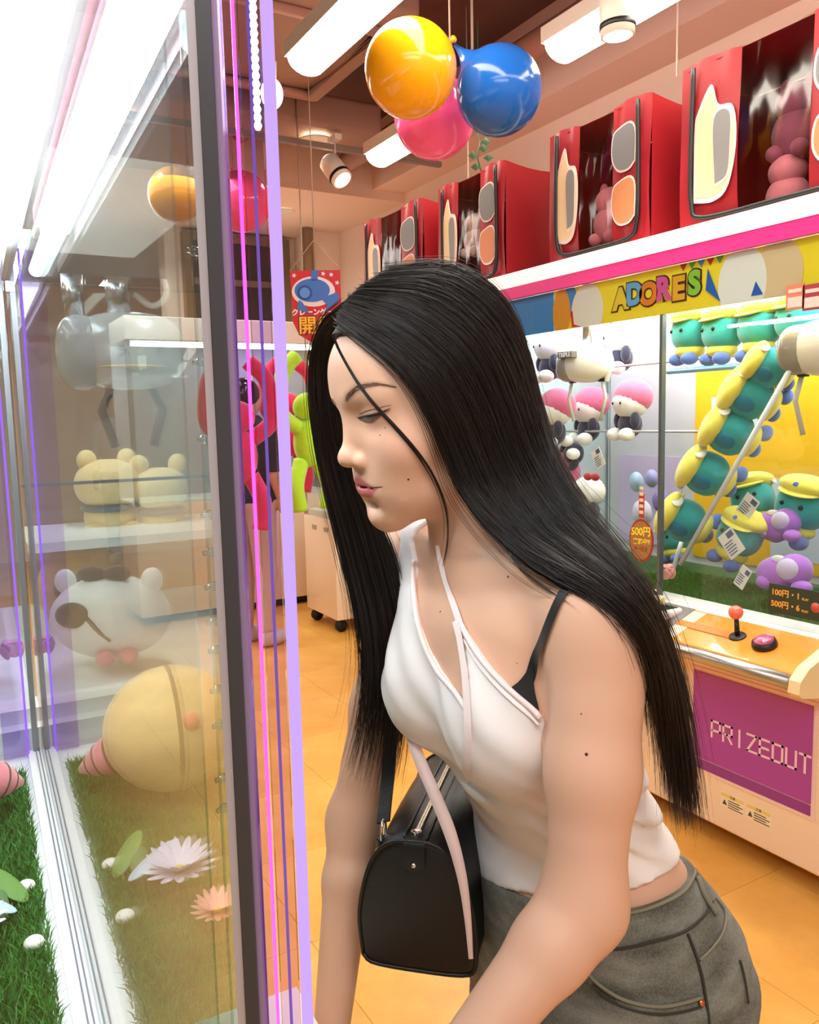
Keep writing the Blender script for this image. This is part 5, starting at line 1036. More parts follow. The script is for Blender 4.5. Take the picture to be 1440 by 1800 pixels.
# people in the distance
def bystander(base, face, h, top, pants, hair, label, sleeves=True):
    s = h/1.68; f = Field(np.array(base)+np.array([-0.36, -0.36, -0.01]), np.array(base)+np.array([0.36, 0.36, h+0.03]), 0.014)
    fw = np.array([math.cos(face), math.sin(face), 0]); sd = np.array([-fw[1], fw[0], 0]); B = lambda a, b, z: np.array(base)+(fw*a+sd*b)*s+np.array([0, 0, z*s])
    T = thing('person', label, 'person', base); R = np.stack([fw, sd, (0, 0, 1)])
    f.ell(B(0, 0, 1.22), (0.11*s, 0.18*s, 0.27*s), R=R, k=0.02); f.ell(B(0, 0, 0.95), (0.11*s, 0.16*s, 0.14*s), R=R, k=0.04); f.cone(B(0, 0, 1.4), B(0.01, 0, 1.5), 0.055*s, 0.05*s, 0.02); f.ell(B(0.015, 0, 1.57), (0.095*s, 0.075*s, 0.115*s), R=R, k=0.01)
    f.cone(B(0.10, 0, 1.565), B(0.112, 0, 1.545), 0.012*s, 0.014*s, 0.008)
    for y in (-1, 1):
        f.cone(B(0, 0.17*y, 1.38), B(0, 0.22*y, 1.10), 0.05*s, 0.04*s, 0.02); f.cone(B(0, 0.22*y, 1.10), B(0.10, 0.20*y, 0.88), 0.038*s, 0.028*s, 0.015); f.ell(B(0.13, 0.20*y, 0.82), (0.03*s, 0.02*s, 0.06*s), R=R, k=0.01)
        f.cone(B(0, 0.09*y, 0.9), B(0.01, 0.10*y, 0.48), 0.088*s, 0.06*s, 0.02); f.cone(B(0.01, 0.10*y, 0.48), B(-0.01, 0.10*y, 0.08), 0.06*s, 0.045*s, 0.02); f.ell(B(0.06, 0.10*y, 0.045), (0.12*s, 0.045*s, 0.045*s), R=R, k=0.015)
    V, F = f.mesh(); V = smooth_mesh(V, F, 2); o = field_obj('body', [(V, F)], mat('skin_plain', '#d8a98c', rough=0.55), T); z = f.ax[2][None, None, :]; z0 = base[2]; r = np.hypot(*(np.meshgrid(f.ax[0]-base[0], f.ax[1]-base[1], indexing='ij')))[:, :, None]
    for nm, m, lo_, hi_, off in (('shirt', top, 0.92, 1.47, 0.012), ('trousers', pants, 0.10, 0.95, 0.010), ('shoes', mat('shoe_pale', '#cfc6ba', rough=0.6), -0.1, 0.11, 0.008)):
        S = np.maximum(f.S-off, np.maximum(lo_*s+z0-z, z-hi_*s-z0)).astype(np.float32)
        if nm == 'shirt': S = np.maximum(S, np.where(z < (1.12*s+z0), r-0.19*s, -1)).astype(np.float32)
        V, F = f.mesh(S)
        if len(F): field_obj(nm, [(V, F)], m, T)
    mb = MB(); mb.ell(B(-0.012, 0, 1.60), (0.105*s, 0.09*s, 0.105*s), R=R.T); mb.obj('hair', hair, T); return T
_cl = lambda n, c: mat('cloth_'+n, c, rough=0.85)
p = onZ(452, 1132, 0); bystander((p[0], p[1], 0), 0.4, 1.66, _cl('black', '#1a1a1f'), _cl('beige', '#c9b397'), MATS['bead_black'], 'person in a black top and beige trousers by the far machines')
p = dep(206, 760, 8.3); bystander((p[0], p[1], 0), -2.0, 1.7, _cl('white', '#e9ecef'), _cl('navy', '#2c3140'), MATS['bead_black'], 'person in a white T-shirt walking far down the aisle')
fb = Field((XC-0.34, YC-0.33, 0.05), (XC+0.25, YC+0.30, 1.36), 0.0036)
torso(fb); legs(fb); TORSO = fb.S.copy()
neck(fb); arms(fb); head(fb)
fh = Field(HEAD-np.array([0.13, 0.12, 0.175]), HEAD+np.array([0.12, 0.12, 0.14]), 0.0021)
head(fh); HEADONLY = fh.S.copy(); fh.S = np.full(fh.n, 0.2, np.float32)
torso(fh); neck(fh); arms(fh); head(fh)
def cut(V, F, sel):
    k = sel(V); Fk = F[k[F].all(1)]; used = np.unique(Fk); mp = np.full(len(V), -1); mp[used] = np.arange(len(used)); return V[used], mp[Fk]
def gcut(V, e, m): return (V[:, 2]-1.302-0.28*(V[:, 0]-XC) > e) & (np.abs(V[:, 1]-HEAD[1]) < m)
Vb, Fb = fb.mesh(); Vb = smooth_mesh(Vb, Fb, 4); Vb, Fb = cut(Vb, Fb, lambda V: ~gcut(V, 0.004, 0.104))
Vh, Fh = fh.mesh(); Vh = smooth_mesh(Vh, Fh, 2); Vh, Fh = cut(Vh, Fh, lambda V: gcut(V, -0.004, 0.110))
GIRL = thing('person', 'young woman with long dark hair in white top and jeans leaning toward the crane machine', 'person', (XC+0.1, YC-0.03, 0.0))

def surf(px, py, off=0.0):
    # nearest surface point of the woman under a pixel, from the fine head field or the body field
    c = [p for p in (fh.hit(px, py, off=off), fb.hit(px, py, off=off)) if p is not None]
    return min(c, key=lambda p: p @ AX[2]) if c else None
def fld(P):
    P = np.atleast_2d(P); ih = np.all((P > fh.lo+0.006) & (P < fh.lo+fh.h*(fh.n-1)-0.006), 1)
    v = np.where(ih, fh.at(np.clip(P, fh.lo, fh.lo+fh.h*(fh.n-1.01))), fb.at(np.clip(P, fb.lo, fb.lo+fb.h*(fb.n-1.01)))); return v, ih
def snap(P, off):
    P = np.array(np.atleast_2d(P), float)
    for _ in range(3):
        v, ih = fld(P); g = np.where(ih[:, None], fh.grad(np.clip(P, fh.lo+0.003, fh.lo+fh.h*(fh.n-1)-0.003)), fb.grad(np.clip(P, fb.lo+0.005, fb.lo+fb.h*(fb.n-1)-0.005)))
        P = P-(v-off)[:, None]*g
    return P, g
def pxline(pts, n): return cr(np.array(pts, float), n)
def on_skin(pts, n, off=0.001):
    L = [surf(x, y) for x, y in pxline(pts, n)]; L = np.array([p for p in L if p is not None]); return snap(L, off)[0]
def ribbon(mb, P, w, off=0.0016, th=0.0012, m=4, mi=0, snapit=True):
    n = len(P); Ps, N = snap(P, off); T = np.gradient(Ps, axis=0); T /= np.linalg.norm(T, axis=1)[:, None]
    B = np.cross(N, T); W = np.broadcast_to(np.asarray(w, float), (n,)); rows = []
    for j in range(m+1): rows.append(snap(Ps+B*(W*(j/m-0.5))[:, None], off)[0] if snapit else Ps+B*(W*(j/m-0.5))[:, None])
    mb.grid(np.array(rows).transpose(1, 0, 2), mi); return Ps
def sheet(mb, A, B, n, m, off, mi=0):
    a, b = pxline(A, n), pxline(B, n); G = np.zeros((n, m+1, 3))
    for i in range(n):
        for j in range(m+1):
            q = a[i]*(1-j/m)+b[i]*j/m; p = surf(*q); G[i, j] = p if p is not None else G[i, j-1]
    G = snap(G.reshape(-1, 3), off)[0].reshape(n, m+1, 3); mb.grid(G, mi)

# --- skin colour: base tone with lips, blush and moles carried as an attribute of the surface
def skin_mat():
    m = bpy.data.materials.new('skin'); m.use_nodes = True; nt = m.node_tree; b = nt.nodes['Principled BSDF']
    at = nt.nodes.new('ShaderNodeAttribute'); at.attribute_name = 'tone'; nt.links.new(at.outputs['Color'], b.inputs['Base Color'])
    b.inputs['Roughness'].default_value = 0.46; b.inputs['Specular IOR Level'].default_value = 0.38
    b.inputs['Subsurface Weight'].default_value = 0.15; b.inputs['Subsurface Radius'].default_value = (0.010, 0.004, 0.002); b.inputs['Subsurface Scale'].default_value = 0.6
    tc = nt.nodes.new('ShaderNodeTexCoord'); n2 = nt.nodes.new('ShaderNodeTexNoise'); n2.inputs['Scale'].default_value = 900
    nt.links.new(tc.outputs['Object'], n2.inputs['Vector']); bp = nt.nodes.new('ShaderNodeBump'); bp.inputs['Strength'].default_value = 0.06; bp.inputs['Distance'].default_value = 0.001
    nt.links.new(n2.outputs['Fac'], bp.inputs['Height']); nt.links.new(bp.outputs['Normal'], b.inputs['Normal'])
    return m
SKIN = skin_mat()
BODY = field_obj('body', [(Vb, Fb), (Vh, Fh)], SKIN, GIRL)
allV = np.concatenate([Vb, Vh]); tone = np.tile(np.array(lin('#dcaf95')), (len(allV), 1))
def paint(w, col): 
    global tone
    tone = tone*(1-w[:, None])+np.array(lin(col))*w[:, None]
L = (allV-HEAD) @ HR.T*1000                                   # head-local millimetres
def segd(a, b):
    a = np.array(a, float); b = np.array(b, float); d = b-a; t = np.clip((L-a) @ d/(d @ d), 0, 1); return np.linalg.norm(L-a-t[:, None]*d, axis=1)
for s in (-1, 1):
    paint(0.22*np.exp(-((L[:, 0]-58)**2/500+(L[:, 1]-40*s)**2/500+(L[:, 2]+28)**2/300)), '#d9686a')      # blush
    paint(0.22*np.exp(-((L[:, 0]-72)**2/300+(L[:, 1]-40*s)**2/200+(L[:, 2]-2)**2/80)), '#b5655a')        # eye shadow
paint(0.16*np.exp(-((L[:, 0]-100)**2/60+L[:, 1]**2/120+(L[:, 2]+33)**2/60)), '#d0695c')
sa = np.abs(L[:, 1]); ub = np.interp(sa, [0, 3.5, 14, 26, 28], [-50.5, -48.9, -53, -59.5, -60.8]); lb = np.interp(sa, [0, 7, 16, 25, 28], [-73.5, -73, -69.5, -63, -60.8])
paint(0.88*np.clip(np.minimum(ub-L[:, 2], L[:, 2]-lb)/2.2+0.5, 0, 1)*(L[:, 0] > 50)*(sa < 29), '#b4515e')
# brows: soft tint under the strokes
Q = (allV-CC) @ AX.T; PX = 720+FPX*Q[:, 0]/Q[:, 2]; PY = 900+FPX*Q[:, 1]/Q[:, 2]
bl = cr(np.array([(609, 703), (615, 693), (625, 684), (640, 679), (662, 675), (690, 679)], float), 60)
bs = (np.abs(L[:, 2]-28) < 22) & (L[:, 0] > 40) & (L[:, 1] > 2); ii = np.nonzero(bs)[0]
dd = np.hypot(PX[ii, None]-bl[None, :, 0], PY[ii, None]-bl[None, :, 1]); kk = dd.argmin(1)/59
w = np.zeros(len(allV)); w[ii] = np.clip(1.4-dd.min(1)/np.interp(kk, [0, .15, .6, 1], [5, 8.5, 7.5, 3]), 0, 1)*0.5; paint(w, '#5d443b')
_c = BODY.data.color_attributes.new('tone', 'FLOAT_COLOR', 'POINT'); _c.data.foreach_set('color', np.hstack([tone, np.ones((len(tone), 1))]).ravel())

# --- clothing solids cut out of the swollen body field
def poly_sd(Y, Z, P):
    P = np.array(P, float); d = np.full(np.broadcast(Y, Z).shape, 1e9); ins = np.zeros(d.shape, bool); n = len(P)
    for i in range(n):
        a, b = P[i], P[(i+1) % n]; e = b-a; t = np.clip(((Y-a[0])*e[0]+(Z-a[1])*e[1])/(e @ e+1e-12), 0, 1)
        d = np.minimum(d, np.hypot(Y-a[0]-t*e[0], Z-a[1]-t*e[1]))
        c = ((a[1] > Z) != (b[1] > Z)) & (Y < (b[0]-a[0])*(Z-a[1])/(b[1]-a[1]+1e-12)+a[0]); ins ^= c
    return np.where(ins, -d, d)
def yz(pts):
    out = []
    for x, y in pts:
        p = fb.hit(x, y)
        if p is not None: out.append((p[1], p[2]))
    return out
TS = TORSO
_tb = fb.S.copy(); fb.S = TS                                        # rays meet the torso only
near_edge = yz([(978, 1262), (950, 1250), (918, 1224), (884, 1192), (850, 1152), (824, 1112)])
key_r = yz([(815, 1092), (822, 1150), (826, 1200), (827, 1248)])
key_l = yz([(806, 1216), (778, 1180), (756, 1140), (742, 1100), (735, 1060), (732, 1020)])
hemP = [fb.hit(*q) for q in ((890, 1560), (1092, 1566), (1188, 1508))]
waistP = [fb.hit(*q) for q in ((862, 1545), (1062, 1600), (1200, 1556))]
fb.S = _tb
def plane3(P):
    A = np.array([[p[0], p[1], 1] for p in P]); return np.linalg.solve(A, np.array([p[2] for p in P]))
hem, waist = plane3(hemP), plane3(waistP)
front = near_edge+key_r+key_l+[(YC+0.090, 1.285), (YC+0.102, 1.36), (YC+0.126, 1.36), (YC+0.126, 1.25), (YC+0.145, 1.20), (YC+0.25, 1.15), (YC+0.25, 0.85), (YC-0.25, 0.85), (YC-0.25, near_edge[0][1]-0.012)]
back = [(YC-0.25, near_edge[0][1]-0.012), (YC-0.06, 1.19), (YC+0.05, 1.24), (YC+0.102, 1.36), (YC+0.126, 1.36), (YC+0.126, 1.25), (YC+0.145, 1.20), (YC+0.25, 1.15), (YC+0.25, 0.85), (YC-0.25, 0.85)]
gx, gy, gz = [a.astype(np.float32) for a in np.meshgrid(*fb.ax, indexing='ij', sparse=True)]
Y2, Z2 = np.meshgrid(fb.ax[1], fb.ax[2], indexing='ij')
pf, pb = poly_sd(Y2, Z2, front)[None].astype(np.float32), poly_sd(Y2, Z2, back)[None].astype(np.float32)
midx = XC+0.004+np.clip((1.2-gz)*0.22, 0, 0.1)
reg = np.where(gx < midx, pf, pb)
wr = 0.0042*np.sin((gz*1.0+gx*0.55-gy*0.25)*230+3*np.sin(gy*30))*np.exp(-((gz-1.035)/0.05)**2)*(0.6+0.4*np.sin(gy*47+gz*20))
wr += 0.0016*np.sin((gz*0.7-gy*0.8)*150)*np.exp(-((gz-1.16)/0.05)**2)
S = np.maximum(TS-0.0040-wr, np.maximum(reg, hem[0]*gx+hem[1]*gy+hem[2]-gz)).astype(np.float32)
V, F = fb.mesh(S); V = smooth_mesh(V, F, 2)
TOPM = mat('white_jersey', '#f3eeee', rough=0.75, sheen=0.2, bump=0.15, bscale=1500)
TOP = field_obj('top', [(V, F)], TOPM, GIRL); TOP['label'] = 'white sleeveless top with cut-out neckline'
wz = waist[0]*gx+waist[1]*gy+waist[2]
wrj = 0.0020*np.sin((gz*0.8+gy*0.5-gx*0.4)*120)*np.exp(-((gz-0.82)/0.06)**2)+0.0008*np.sin((gz-gx*0.3)*300)*np.exp(-((gz-0.8)/0.1)**2)+0.003*np.sin((gz+gy*0.3)*70)*np.exp(-((gz-0.42)/0.12)**2)
S = np.maximum(TS-0.0065-wrj, gz-wz).astype(np.float32)
V, F = fb.mesh(S); V = smooth_mesh(V, F, 2)
def denim():
    m = mat('denim', '#66675c', rough=0.9, bump=0.5, bscale=900, sheen=0.1); nt = m.node_tree; b = nt.nodes['Principled BSDF']
    tc = nt.nodes.new('ShaderNodeTexCoord'); mp = nt.nodes.new('ShaderNodeMapping'); mp.inputs['Scale'].default_value = (8, 8, 22)
    n = nt.nodes.new('ShaderNodeTexNoise'); n.inputs['Scale'].default_value = 1.6; n.inputs['Detail'].default_value = 6
    n3 = nt.nodes.new('ShaderNodeTexNoise'); n3.inputs['Scale'].default_value = 500; n3.inputs['Detail'].default_value = 2
    r = nt.nodes.new('ShaderNodeValToRGB'); r.color_ramp.elements[0].color = lin('#4b4b42')+(1,); r.color_ramp.elements[1].color = lin('#868a80')+(1,)
    r.color_ramp.elements[0].position = 0.35; r.color_ramp.elements[1].position = 0.68
    ad = nt.nodes.new('ShaderNodeMath'); ad.operation = 'MULTIPLY_ADD'; ad.inputs[1].default_value = 0.35; ad.inputs[2].default_value = -0.17
    a2 = nt.nodes.new('ShaderNodeMath'); a2.operation = 'ADD'
    nt.links.new(tc.outputs['Object'], mp.inputs['Vector']); nt.links.new(mp.outputs['Vector'], n.inputs['Vector']); nt.links.new(tc.outputs['Object'], n3.inputs['Vector'])
    nt.links.new(n3.outputs['Fac'], ad.inputs[0]); nt.links.new(n.outputs['Fac'], a2.inputs[0]); nt.links.new(ad.outputs[0], a2.inputs[1])
    nt.links.new(a2.outputs[0], r.inputs['Fac']); nt.links.new(r.outputs['Color'], b.inputs['Base Color']); return m
DENIM = denim()
JEANS = field_obj('jeans', [(V, F)], DENIM, GIRL); JEANS['label'] = 'washed grey-blue denim jeans'
# --- face details, straps and seams laid on the surface
DARK = mat('lash', '#1c1512', rough=0.6)
LINE = mat('lid_line', '#6b4138', rough=0.6)
def skin_tube(name, pts, r, m, n=14, off=0.0003, parent=None, seg=6):
    P = on_skin(pts, n, off); mb = MB(); R = np.interp(np.linspace(0, 1, len(P)), np.linspace(0, 1, len(r)), r) if hasattr(r, '__len__') else r
    mb.tube(P, R, seg); return mb.obj(name, m, parent or GIRL)
# near eye: white, iris and lids
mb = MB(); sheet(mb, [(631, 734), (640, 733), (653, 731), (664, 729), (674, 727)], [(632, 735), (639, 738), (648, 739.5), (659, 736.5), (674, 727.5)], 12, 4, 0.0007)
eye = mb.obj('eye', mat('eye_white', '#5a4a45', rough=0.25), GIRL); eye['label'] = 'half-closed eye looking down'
mb = MB(); sheet(mb, [(638, 733), (648, 731), (659, 730)], [(640, 739), (649, 739.5), (659, 737)], 7, 4, 0.0013)
mb.obj('iris', mat('iris', '#211a18', rough=0.15), eye)
skin_tube('upper_eyelashes', [(629, 734), (638, 732), (652, 729), (668, 725), (678, 721), (687, 717)], [0.0003, 0.0007, 0.0009, 0.0010, 0.0008, 0.0002], DARK, 18, 0.0008)
skin_tube('lower_lash_line', [(632, 735), (639, 738.5), (648, 740), (659, 737), (672, 728)], [0.0002, 0.0004, 0.0004, 0.0003, 0.0002], LINE, 14, 0.0006)
skin_tube('eyelid_crease', [(632, 728), (645, 722), (660, 718), (675, 714), (688, 712)], [0.0002, 0.0005, 0.0005, 0.0004, 0.0002], mat('crease', '#9c6a58', rough=0.6), 14, 0.0)
# brows: short strokes
mb = MB(); brow = pxline([(609, 703), (615, 693), (625, 684), (640, 679), (662, 675), (690, 679)], 90)
for i, (x, y) in enumerate(brow):
    w = np.interp(i/89, [0, 0.15, 0.6, 1], [2.0, 4.5, 4.0, 0.8])
    for q in range(2):
        x0 = x+rng.uniform(-2, 2); y0 = y+rng.uniform(-w, w); t = i/89
        a = np.array([np.interp(t, [0, .4, 1], [1.5, 5, 7]), np.interp(t, [0, .4, 1], [-7, -2.5, 1.5])])
        P = [surf(x0, y0), surf(x0+a[0], y0+a[1])]
        if P[0] is None or P[1] is None: continue
        mb.tube(snap(np.array(P), 0.0005)[0], 0.00016, 3, cap=False)
for i, (x, y) in enumerate(pxline([(579, 698), (583, 703), (588, 709)], 14)):
    for q in range(3):
        P = [surf(x+rng.uniform(0, 3), y+rng.uniform(-3, 3)), surf(x+2+rng.uniform(0, 3), y+4)]
        if P[0] is not None and P[1] is not None: mb.tube(snap(np.array(P), 0.0005)[0], 0.00016, 3, cap=False)
stuff(mb.obj('eyebrows', mat('brow_hair', '#8a6a5c', rough=0.7), GIRL))
# moles
mm = mat('mole', '#3a2019', rough=0.6)
for x, y, r in ((677, 752, .0008), (668, 765, .0008), (718, 843, .0012), (893, 1014, .0011), (774, 1075, .0011), (1031, 1326, .0015), (1022, 1255, .0008), (909, 1166, .0007)):
    p = surf(x, y)
    if p is None: continue
    p, g = snap(p, -0.0002); mb = MB(); u, v = basis(g[0]); mb.ell(p[0], (r, r, r*0.5), R=np.stack([u, v, g[0]], 1), nu=10, nv=6); mb.obj('mole', mm, GIRL)
# mouth line
skin_tube('mouth_line', [(648, 857), (658, 857), (668, 856), (677, 855)], [0.0003, 0.0006, 0.0006, 0.0002], mat('mouth_line', '#4a1c22', rough=0.5), 14, -0.0002)

# --- straps and piping on the top
WH = TOPM; BLK = mat('black_elastic', '#0d0d10', rough=0.55, sheen=0.1)
PIP = mat('pale_pink_binding', '#f4e4e4', rough=0.7)
mb = MB(); P = on_skin([(772, 958), (777, 985), (786, 1020), (799, 1060), (812, 1098)], 22); ribbon(mb, P, np.linspace(0.0065, 0.0085, len(P)), 0.0024)
P = on_skin([(810, 1092), (820, 1130), (827, 1180), (830, 1240), (831, 1300), (828, 1366)], 26); ribbon(mb, P, 0.0085, 0.0072)
o = mb.obj('halter_strap', PIP, GIRL); o['label'] = 'narrow pale halter strap running down the middle of the top'
mb = MB(); mb.tube(on_skin([(815, 1097), (848, 1154), (882, 1196), (916, 1229), (946, 1252), (962, 1259)], 26, 0.0042), 0.0028, 8)
mb.tube(on_skin([(822, 1124), (846, 1168), (880, 1211), (914, 1244), (944, 1266), (960, 1272)], 26, 0.0046), 0.0012, 6)
mb.tube(on_skin([(827, 1250), (806, 1217), (778, 1182), (756, 1142), (742, 1100), (735, 1060), (732, 1020), (736, 985)], 30, 0.0042), 0.0028, 8)
mb.obj('neckline_binding', PIP, GIRL)
mb = MB(); P = on_skin([(1046, 986), (1020, 1004), (990, 1046), (966, 1100), (948, 1150), (930, 1196)], 26); ribbon(mb, P, 0.0095, 0.0022)
sheet(mb, [(936, 1165), (926, 1180), (914, 1196), (902, 1206), (890, 1216)], [(942, 1165), (940, 1185), (940, 1203), (943, 1222), (952, 1248)], 10, 6, 0.0026)
o = mb.obj('bra_strap', BLK, GIRL); o['label'] = 'black strap over the shoulder'

# --- jeans details
_fs, _hs = fb.S, fh.S; fb.S = TORSO; fh.S = np.full(fh.n, 0.2, np.float32)
THR = mat('thread', '#37352e', rough=0.9); SEAM = mat('denim_edge', '#7d7a68', rough=0.9)
def jean_line(name, pts, r, m, n=30, off=0.0068, parent=JEANS):
    P = on_skin(pts, n, off); mb = MB(); mb.tube(P-np.array(GIRL['_origin']), r, 6); o = mb.obj(name, m); o.parent = parent; return o
jean_line('waistband_edge', [(1062, 1604), (1110, 1599), (1150, 1588), (1190, 1568), (1214, 1535)], 0.0017, SEAM)
jean_line('waistband_seam', [(1042, 1661), (1090, 1660), (1140, 1650), (1190, 1636), (1225, 1610), (1240, 1590)], 0.0013, THR, off=0.0078)
jean_line('side_seam', [(1196, 1640), (1208, 1672), (1220, 1710), (1230, 1760), (1238, 1810)], 0.0014, THR, off=0.0080)
jean_line('back_yoke_seam', [(1216, 1684), (1238, 1664), (1256, 1640), (1262, 1610), (1246, 1585)], 0.0013, SEAM, off=0.0080)
jean_line('pocket_edge', [(1040, 1664), (1040, 1700), (1062, 1725), (1100, 1748), (1150, 1760), (1190, 1756), (1222, 1748)], 0.0018, SEAM, off=0.0078)
jean_line('pocket_stitching', [(1048, 1722), (1072, 1746), (1110, 1765), (1152, 1774), (1190, 1771), (1222, 1764)], 0.0011, THR, off=0.0078)
for x, y in ((1036, 1668), (1221, 1757)):
    p = surf(x, y); p, g = snap(p, 0.0085); mb = MB(); u, v = basis(g[0]); mb.ell(p[0]-np.array(GIRL['_origin']), (.0035, .0035, .0016), R=np.stack([u, v, g[0]], 1), nu=12, nv=6)
    o = mb.obj('rivet', mat('copper', '#c97a55', rough=0.3, metal=1.0)); o.parent = JEANS
for pts in ([(1212, 1548), (1224, 1580), (1244, 1612)], [(1284, 1688), (1292, 1720), (1298, 1760)]):
    jean_line('belt_loop' if pts[0][0] < 1250 else 'back_pocket_edge', pts, 0.0028 if pts[0][0] < 1250 else 0.0013, SEAM if pts[0][0] < 1250 else THR, 12, 0.0085)
fb.S, fh.S = _fs, _hs
# --- hair: an under-cap, guide sheets and thousands of strands
HAIRM = mat('hair', '#17110f', rough=0.34, spec=0.55)
def hair_ramp():
    nt = HAIRM.node_tree; b = nt.nodes['Principled BSDF']; at = nt.nodes.new('ShaderNodeAttribute'); at.attribute_name = 'shade'
    r = nt.nodes.new('ShaderNodeValToRGB'); r.color_ramp.elements[0].color = lin('#0d0a0a')+(1,); r.color_ramp.elements[1].color = lin('#33221b')+(1,)
    nt.links.new(at.outputs['Fac'], r.inputs['Fac']); nt.links.new(r.outputs['Color'], b.inputs['Base Color'])
hair_ramp()
HO = fh.S.copy(); fh.S = HEADONLY
def head_hit(x, y, off): return fh.hit(x, y, off=off)
gxh, gyh, gzh = np.meshgrid(*fh.ax, indexing='ij', sparse=True)
lf = ((gxh-HEAD[0])*HF[0]+(gyh-HEAD[1])*HF[1]+(gzh-HEAD[2])*HF[2])*1000
ls = np.abs((gxh-HEAD[0])*HS[0]+(gyh-HEAD[1])*HS[1]+(gzh-HEAD[2])*HS[2])*1000
lu = ((gxh-HEAD[0])*HU[0]+(gyh-HEAD[1])*HU[1]+(gzh-HEAD[2])*HU[2])*1000
lim = np.interp(lu, [-80, -50, -10, 20, 45, 62, 78, 90], [-30, -8, 2, 14, 32, 47, 66, 98])-np.clip(20-ls, 0, 20)*0.2*(lu > 60)
CAPS = np.maximum(HEADONLY-0.006, np.maximum((lf-lim)*0.0007, (-72-lu)*0.001)).astype(np.float32)
V, F = fh.mesh(CAPS); V = smooth_mesh(V, F, 3)
CAP = field_obj('hair_cap', [(V, F)], mat('hair_under', '#0d0a0a', rough=0.6), GIRL)

def dline(pts, fn):
    out = []
    for x, y, D in pts: out.append(dep(x, y, D))
    return np.array(out)
NEAR_PX = [
 [(592, 566), (640, 602), (700, 652), (745, 720), (776, 790), (802, 850), (842, 905), (892, 955), (950, 1000), (1030, 1036), (1092, 1085), (1128, 1150), (1146, 1230)],
 [(602, 545), (675, 585), (755, 645), (805, 725), (836, 800), (868, 870), (925, 940), (990, 985), (1060, 1028), (1116, 1080), (1146, 1150), (1164, 1260), (1172, 1390)],
 [(615, 525), (715, 550), (805, 615), (855, 705), (888, 795), (930, 875), (985, 940), (1050, 995), (1105, 1055), (1142, 1120), (1165, 1210), (1182, 1320), (1192, 1440)],
 [(632, 508), (755, 518), (845, 588), (895, 685), (928, 785), (970, 865), (1027, 935), (1085, 1000), (1132, 1065), (1162, 1140), (1185, 1240), (1200, 1345), (1208, 1462)],
 [(655, 492), (785, 490), (870, 555), (920, 655), (948, 765), (990, 855), (1046, 930), (1103, 1000), (1148, 1075), (1176, 1155), (1198, 1255), (1212, 1360), (1220, 1456)],
 [(685, 474), (785, 466), (866, 505), (912, 575), (938, 680), (968, 790), (1012, 885), (1070, 970), (1124, 1045), (1164, 1130), (1192, 1240), (1210, 1345), (1224, 1440)]]
def near_depth(x, y, off):
    p = head_hit(x, y, off) if y < 900 else None
    return (p-CC) @ AX[2] if p is not None else None
NG = []
for gi, g in enumerate(NEAR_PX):
    off = 0.0135+0.0015*gi*0.3; D = []
    for k, (x, y) in enumerate(g):
        base = np.interp(y, [460, 700, 880, 960, 1050, 1150, 1300, 1460], [0.80, 0.775, 0.735, 0.708, 0.668+0.012*gi*0.5, 0.672+0.008*gi, 0.70, 0.715])
        h = near_depth(x, y, off); w = np.interp(y, [760, 880], [1, 0])
        d = base if h is None else h*w+base*(1-w)
        if y > 860:
            b_ = fb.hit(x, y)
            if b_ is not None: d = min(d, (b_-CC) @ AX[2]-0.012)
        D.append(d)
    D = np.array(D); D[1:-1] = 0.25*D[:-2]+0.5*D[1:-1]+0.25*D[2:]
    NG.append(cr(np.array([dep(x, y, d) for (x, y), d in zip(g, D)]), 30))
NG = np.array(NG)
FAR_PX = [
 [(604, 535), (566, 568), (547, 620), (545, 690), (556, 780), (574, 860), (596, 950), (620, 1050), (636, 1150), (628, 1250), (600, 1360)],
 [(612, 530), (574, 570), (558, 630), (558, 710), (572, 800), (594, 890), (618, 980), (642, 1080), (652, 1180), (642, 1280), (622, 1370)],
 [(622, 522), (584, 572), (570, 640), (572, 730), (592, 830), (618, 920), (642, 1010), (662, 1110), (668, 1210), (660, 1310), (645, 1390)],
 [(634, 514), (596, 575), (582, 650), (590, 760), (622, 860), (650, 950), (674, 1040), (690, 1130), (694, 1230), (688, 1320), (672, 1400)],
 [(648, 506), (612, 580), (600, 670), (625, 800), (660, 900), (690, 970), (712, 1050), (724, 1140), (724, 1230), (716, 1310), (704, 1380)]]
FG = []
for gi, g in enumerate(FAR_PX):
    P = []
    for k, (x, y) in enumerate(g):
        D = np.interp(k, [0, 1, 2, 4, 10], [0.80, 0.825, 0.85, 0.875, 0.90])+0.006*gi; P.append(dep(x, y, D))
    FG.append(cr(np.array(P), 30))
FG = np.array(FG)
